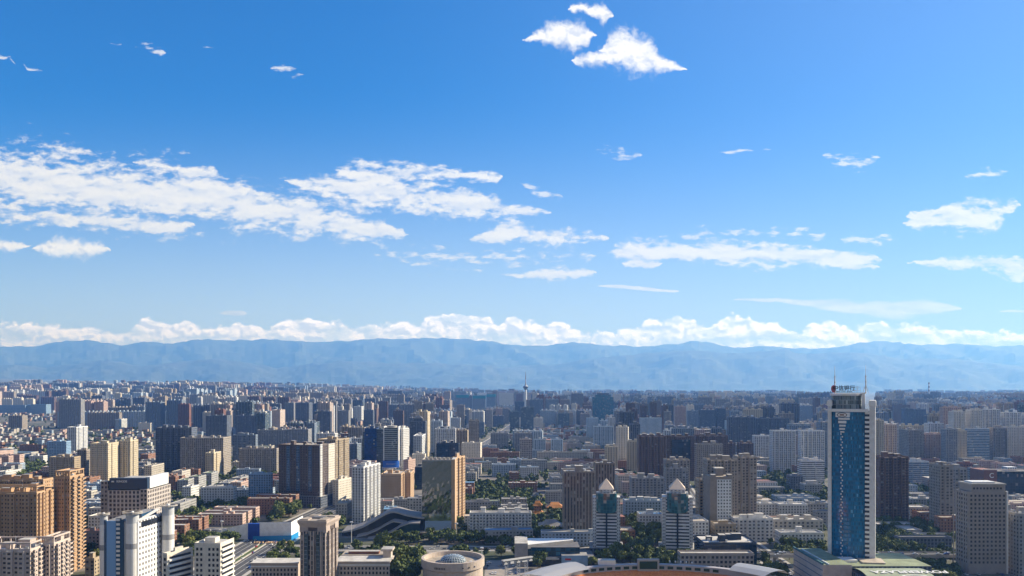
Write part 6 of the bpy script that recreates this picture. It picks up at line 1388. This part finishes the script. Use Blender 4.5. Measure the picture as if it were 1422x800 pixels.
# ------------------------------------------------------------------ trees
def leaf_mat(name, a, c):
    m = mat(name, a, .75, spec=.25); t = m.node_tree; b = t.nodes['Principled BSDF']; g = t.nodes.new('ShaderNodeNewGeometry'); oi = t.nodes.new('ShaderNodeObjectInfo')
    mx = t.nodes.new('ShaderNodeMix'); mx.data_type = 'RGBA'; mx.inputs[6].default_value = (*a, 1); mx.inputs[7].default_value = (*c, 1)
    ad = t.nodes.new('ShaderNodeMath'); ad.operation = 'MULTIPLY_ADD'; t.links.new(g.outputs['Random Per Island'], ad.inputs[0]); ad.inputs[1].default_value = .55
    m2 = t.nodes.new('ShaderNodeMath'); m2.operation = 'MULTIPLY'; t.links.new(oi.outputs['Random'], m2.inputs[0]); m2.inputs[1].default_value = .45; t.links.new(m2.outputs[0], ad.inputs[2])
    t.links.new(ad.outputs[0], mx.inputs[0]); t.links.new(mx.outputs[2], b.inputs['Base Color'])
leaf_mat('leaf_dark', (.042, .07, .022), (.115, .15, .046)); leaf_mat('leaf_mid', (.066, .10, .026), (.17, .20, .06)); leaf_mat('leaf_light', (.09, .12, .02), (.21, .22, .05))
def crown_faces(b, ox, oy, oz, rw, rh, n, size, m, rnd):
    lobes = []
    for i in range(7): a = rnd.uniform(0, 6.28); q = rnd.uniform(.15, .62); lobes.append((math.cos(a) * rw * q, math.sin(a) * rw * q, rnd.uniform(-.45, .55) * rh, rnd.uniform(.38, .6)))
    lobes.append((0, 0, rh * .3, .62))
    for i in range(n):
        lx, ly, lz, lr = rnd.choice(lobes); v = Vector((rnd.gauss(0, 1), rnd.gauss(0, 1), rnd.gauss(0, 1) + .25)).normalized(); k = rnd.uniform(.62, 1.05)
        p = Vector((ox + lx + v.x * rw * lr * k, oy + ly + v.y * rw * lr * k, oz + lz + v.z * rh * lr * k))
        nn = (v + Vector((rnd.gauss(0, .5), rnd.gauss(0, .5), rnd.gauss(0, .5)))).normalized(); u = nn.orthogonal().normalized(); w = nn.cross(u); s = size * rnd.uniform(.6, 1.25); t = rnd.uniform(0, 6.28)
        u, w = u * math.cos(t) + w * math.sin(t), w * math.cos(t) - u * math.sin(t)
        b.face([p - u * s - w * s * .6, p + u * s - w * s * .7, p + u * s * .8 + w * s * .7, p - u * s * .9 + w * s * .6], m)
PROTO = []
for k in range(9):
    rnd = random.Random(50 + k); m = ['leaf_dark', 'leaf_mid', 'leaf_dark', 'leaf_mid', 'leaf_light', 'leaf_light', 'leaf_mid', 'leaf_dark', 'leaf_mid'][k]
    rw, rh = rnd.uniform(3.6, 5.2), rnd.uniform(3.4, 4.8); ht = rnd.uniform(3.0, 4.2)
    b = MB(); crown_faces(b, 0, 0, ht + rh * .7, rw, rh, 620, .62, m, rnd); cm = b.mesh('crown')
    b = MB(); b.cyl(0, 0, -.5, ht, .34, 'trunk_bark', n=7, r2=.22)
    for a in range(4): t = a * 1.6 + rnd.random(); b.bar((0, 0, ht - .6), (math.cos(t) * rw * .45, math.sin(t) * rw * .45, ht + rh * rnd.uniform(.5, .9)), .12, 'trunk_bark')
    PROTO.append((cm, b.mesh('trunk'), m))
TREES = []
def tree_try(px, yb, s, lim=None, kinds=(0, 1, 2, 3, 4, 6, 7, 8), strict=True):
    y = row_to_ground(px, yb)
    if y is None: return
    x = (px - CX) / F * y; i, j = int(x // 6), int(y // 6)
    if (i, j) in OCC or (int(x // 4.6), int(y // 4.6)) in TC: return
    TC.add((int(x // 4.6), int(y // 4.6))); k = Q.choice(kinds)
    TREES.append((x, y, s * Q.uniform(.75, 1.2), k))
TC = set()
TZ = [  # column range, base row range, tries, size
 (118, 140, 700, 790, 60, 1.0), (236, 276, 712, 760, 90, 1.1), (240, 345, 700, 738, 150, 1.0), (262, 360, 748, 772, 170, 1.2), (384, 420, 706, 724, 50, 1.5), (436, 492, 706, 736, 120, 1.2), (466, 580, 748, 764, 120, 1.1), (545, 584, 770, 812, 60, 1.5), (575, 680, 748, 764, 100, 1.0), (630, 652, 690, 752, 90, 1.0), (640, 742, 676, 714, 420, 1.05), (738, 784, 690, 752, 130, 1.0), (652, 745, 748, 764, 110, .9), (735, 830, 744, 762, 90, .9), (700, 760, 785, 812, 40, 1.1), (852, 926, 716, 780, 260, 1.1), (864, 925, 766, 782, 90, .8), (966, 984, 720, 762, 40, 1.0), (1046, 1146, 650, 704, 420, 1.1), (1050, 1146, 700, 720, 90, 1.0), (1090, 1146, 730, 765, 110, .9), (1060, 1096, 772, 812, 40, 1.3), (1217, 1330, 712, 770, 330, 1.05), (1262, 1332, 792, 815, 40, 1.0), (1262, 1312, 674, 690, 90, 1.0), (0, 72, 636, 676, 260, 1.1), (0, 150, 606, 636, 160, 1.0), (120, 250, 598, 625, 190, 1.0), (636, 716, 592, 640, 330, 1.0), (590, 640, 596, 640, 90, .9), (790, 890, 596, 660, 260, 1.0), (620, 760, 640, 680, 200, .9), (240, 520, 650, 712, 330, .9), (850, 885, 640, 690, 120, 1.0), (1262, 1330, 640, 676, 80, 1.0), (560, 600, 640, 700, 40, 1.0), (860, 880, 590, 640, 60, 1.0), (800, 830, 600, 640, 60, 1.0)]
for a, c, t, s, n, sz in TZ:
    for _ in range(n): tree_try(Q.uniform(a, c), Q.uniform(t, s), sz)
for px, yb, s in ((549, 812, 1.9), (557, 806, 1.7), (566, 800, 1.6), (536, 770, 1.6), (528, 768, 1.3), (632, 828, 1.2), (640, 832, 1.1), (1076, 806, 1.6), (1082, 800, 1.4), (397, 716, 1.9), (405, 718, 1.7), (389, 717, 1.6), (741, 806, 1.3), (752, 812, 1.2)): tree_try(px, yb, s, kinds=(1, 3, 6))
for _ in range(120): tree_try(Q.uniform(870, 925), Q.uniform(770, 782), .55, kinds=(5,))
for _ in range(30): tree_try(Q.uniform(700, 830), Q.uniform(738, 760), .7, kinds=(5,))
for _ in range(9500): tree_try(Q.uniform(-300, 1722), 575 + 215 * Q.random() ** 1.3, .9)
TREES.sort(key=lambda t: t[1] / t[2])
def tree_visible(x, y, s):
    px, yt = proj(x, y, gz(x, y) + 9 * s)
    if not (-8 < px < 1430 and yt < 803): return False
    for (a, b, t, q, Y) in RECTS:
        if Y < y and a + 1 < px < b - 1 and t < yt + 2 and q > yt - 2: return False
    return True
n = 0; ent = []; far = MB(); fr = random.Random(3); nf = 0
TN = {'leaf_dark': 'dark green tree', 'leaf_mid': 'green tree', 'leaf_light': 'yellow-green tree'}
for (x, y, s, k) in TREES:
    g = gz(x, y)
    out = not -8 < proj(x, y, g)[0] < 1430
    if not out and not tree_visible(x, y, s): continue
    if n < 296 and not out:
        n += 1; cm, tm, m = PROTO[k]; r = empty('tree', (x, y, g), Q.uniform(0, 6.28)); r.scale = (s, s, s * Q.uniform(.9, 1.15)); tag(r, 'x', 'tree', 'city trees')
        for nm, me in (('trunk', tm), ('crown', cm)): o = bpy.data.objects.new(nm, me); COL.objects.link(o); o.parent = r
        px, py = proj(x, y, g + 5 * s); big = 'large ' if s > 1.35 else 'small ' if s < .75 else ''
        ent.append((r, px, py, big + TN[m]))
    elif nf < 8500:
        nf += 1; d = y; q = 90 if d < 1100 else 55 if d < 1700 else 26; crown_faces(far, x, y, g + 5.6 * s, 4.4 * s, 4.0 * s, q, (1.35 if d < 1100 else 1.7 if d < 1700 else 2.4) * s, ['leaf_dark', 'leaf_mid', 'leaf_dark', 'leaf_mid'][fr.randrange(4)], fr)
autolabel(ent)
tag(far.build('far_trees'), 'mass of street and courtyard trees farther off across the city', 'trees', kind='stuff')

# ------------------------------------------------------------------ overpass, cars, lamps
def overpass():
    r = empty('overpass', (330, 674, 0)); tag(r, 'grey concrete road bridge on piers running behind the blue bank tower', 'bridge')
    pts = [(-135 + i * 27, -1.2 + .0007 * (i - 5) ** 2 * 30) for i in range(11)]; z = 9.0; b = MB()
    for (x0, y0), (x1, y1) in zip(pts, pts[1:]):
        b.prism([(x0, y0 - 7), (x1, y1 - 7), (x1, y1 + 7), (x0, y0 + 7)], z - 1.6, z, 'concrete', 'asphalt', bottom=True)
    b.build('deck', r)
    for s in (-1, 1):
        b = MB()
        for (x0, y0), (x1, y1) in zip(pts, pts[1:]): b.prism([(x0, y0 + s * 7 - .2), (x1, y1 + s * 7 - .2), (x1, y1 + s * 7 + .2), (x0, y0 + s * 7 + .2)], z - .4, z + .95, 'concrete')
        b.build('barrier', r)
    for (x, y) in pts: b = MB(); b.box(x - 1, x + 1, y - 1, y + 1, 0, z - 2.6, 'concrete'); b.prism([(x - 1.2, y - 5), (x + 1.2, y - 5), (x + 1.2, y + 5), (x - 1.2, y + 5)], z - 2.6, z - 1.6, 'concrete', bottom=True); b.build('pier', r)
    return z
OZ = overpass()
CARC = [('white', (.75, .75, .75)), ('silver', (.45, .46, .48)), ('black', (.02, .02, .025)), ('grey', (.16, .17, .18)), ('red', (.4, .02, .02)), ('blue', (.03, .08, .3)), ('yellow', (.6, .4, .03))]
CARM = []
for cn, c in CARC:
    mat('car_' + cn, c, .3, spec=.6); b = MB()
    prof = [(-2.2, .35), (2.2, .35), (2.25, .75), (1.2, .95), (.55, 1.45), (-1.2, 1.45), (-1.9, .98), (-2.25, .9)]
    for s in (-1, 1): f = [(s * .88 * (.82 if z > 1.1 else 1), y, z) for y, z in prof]; b.face(f if s > 0 else f[::-1], 'car_' + cn)
    for i in range(len(prof)):
        (y0, z0), (y1, z1) = prof[i], prof[(i + 1) % len(prof)]; k0, k1 = (.72 if z0 > 1.1 else .88), (.72 if z1 > 1.1 else .88)
        b.face([(-k0, y0, z0), (-k1, y1, z1), (k1, y1, z1), (k0, y0, z0)], 'glass_dark' if i in (3, 5) else 'car_' + cn)
    for sx in (-.86, .86):
        for y in (-1.35, 1.35): b.box(sx - .1, sx + .1, y - .33, y + .33, 0, .62, 'dark_metal')
        b.box(sx * .96 - .03, sx * .96 + .03, -1.1, .6, 1.0, 1.3, 'glass_dark')
    CARM.append((cn, b.mesh('car')))
ent = []
def car(x, y, rz, z=.05, where=''):
    cn, me = Q.choices(CARM, [5, 3, 3, 2, 1, 1, .6])[0]; o = bpy.data.objects.new('car', me); COL.objects.link(o); o.location = (x, y, gz(x, y) + z); o.rotation_euler = (0, 0, rz)
    tag(o, 'x', 'car', where); px, py = proj(x, y, z)
    if py > 800 or not -3 < px < 1425: bpy.data.objects.remove(o); return
    ent.append((o, px, py, cn + ' car'))
for k in range(62):
    lane = Q.randrange(8); y = Q.uniform(600, 905); x = -238 - 23 + 46 * (lane + .5) / 8 + (0 if y < 700 else (y - 700) / 120 * 2 if y < 820 else 2 + (y - 820) * .1); car(x, y, 0 if lane > 3 else math.pi, .05, 'cars on the wide road')
for k in range(34): car(Q.uniform(-205, 60), 742 + Q.choice([-6, -2, 2, 6]), math.pi / 2 * Q.choice([1, -1]), .05, 'cars on the cross street')
for k in range(46):
    s = Q.choice([-1, 1]); car(225 + s * Q.choice([2.2, 6.6]) + Q.uniform(-.4, .4), 560 + Q.random() * 140, 0 if s > 0 else math.pi, .05, 'cars in the side street')
for k in range(44): x = Q.uniform(198, 462); car(x, 673 + Q.choice([-4.6, -1.6, 1.6, 4.6]), math.pi / 2 * Q.choice([1, -1]), OZ + .03, 'cars on the overpass')
for k in range(36): x = Q.uniform(325, 400); car(x, Q.choice([630, 636, 642, 650]) + Q.uniform(-.5, .5), Q.choice([0, math.pi]), .05, 'cars parked below the overpass')
for k in range(16): car(Q.uniform(-45, 5), 618 + Q.choice([0, 8, 20, 40, 60]), Q.choice([0, math.pi / 2]), .05, 'cars on the forecourt by the drum')
for k in range(22): car(-106.5 + k * 2.95 if k < 16 else Q.uniform(-104, -62), 695.5 if k < 16 else 712 + Q.choice([0, 9]), Q.choice([0, math.pi]), .06, 'cars in the car park behind the drum')
for k in range(14): car(-20.5 + k * 2.4, Q.choice([595.5, 640, 668]), Q.choice([0, math.pi]), .06, 'cars on the forecourt by the drum')
def autoshare():
    B = {}
    for o, px, py, d in ent: B.setdefault((o['group'], d), []).append((px, o))
    for (g, d), L in B.items():
        L.sort(key=lambda q: q[0]); pl = g.replace('cars', '').strip()
        for i, (px, o) in enumerate(L): o['label'] = (ORD[i] + ' ' if i < 20 else '') + d + ' from the left ' + pl
autoshare()
def mast(px, yb, yt, lab):
    Y = F * H / (yb - HY); x = xat(px, Y); h = zat(yt, Y); r = empty('mast_light', (x, Y, 0)); tag(r, lab, 'street light', 'tall mast lights')
    b = MB(); b.cyl(0, 0, 0, h, .32, 'white_paint', n=8, r2=.2); b.build('pole', r); b = MB(); b.cyl(0, 0, h, h + .5, 1.5, 'steel', n=10, r2=1.6)
    for k in range(6): a = k * 1.05; b.box(1.3 * math.cos(a) - .4, 1.3 * math.cos(a) + .4, 1.3 * math.sin(a) - .3, 1.3 * math.sin(a) + .3, h - .5, h, 'white_paint', bottom=True)
    b.build('lamp_ring', r)
mast(308, 755, 724, 'tall white mast light rising in front of the sheeted shed'); mast(268, 757, 738, 'tall white mast light in the trees behind the cream offices'); mast(488, 754, 725, 'tall white mast light at the foot of the theatre'); mast(634, 752, 727, 'tall white mast light right of the mirror tower foot'); mast(669, 786, 761, 'slim lamp beside the round drum building')
def median():
    r = empty('median_barrier', (-238, 700, 0)); tag(r, 'long pale concrete barrier along the middle of the wide road', 'barrier')
    for x in (-2.8, 2.8): b = MB(); b.box(x - .3, x + .3, -200, 60, .03, 1.1, 'concrete'); b.build('barrier_wall', r)
    b = MB(); b.box(-2.4, 2.4, -200, 60, .03, .3, 'leaf_dark'); b.build('planting_bed', r)
median()
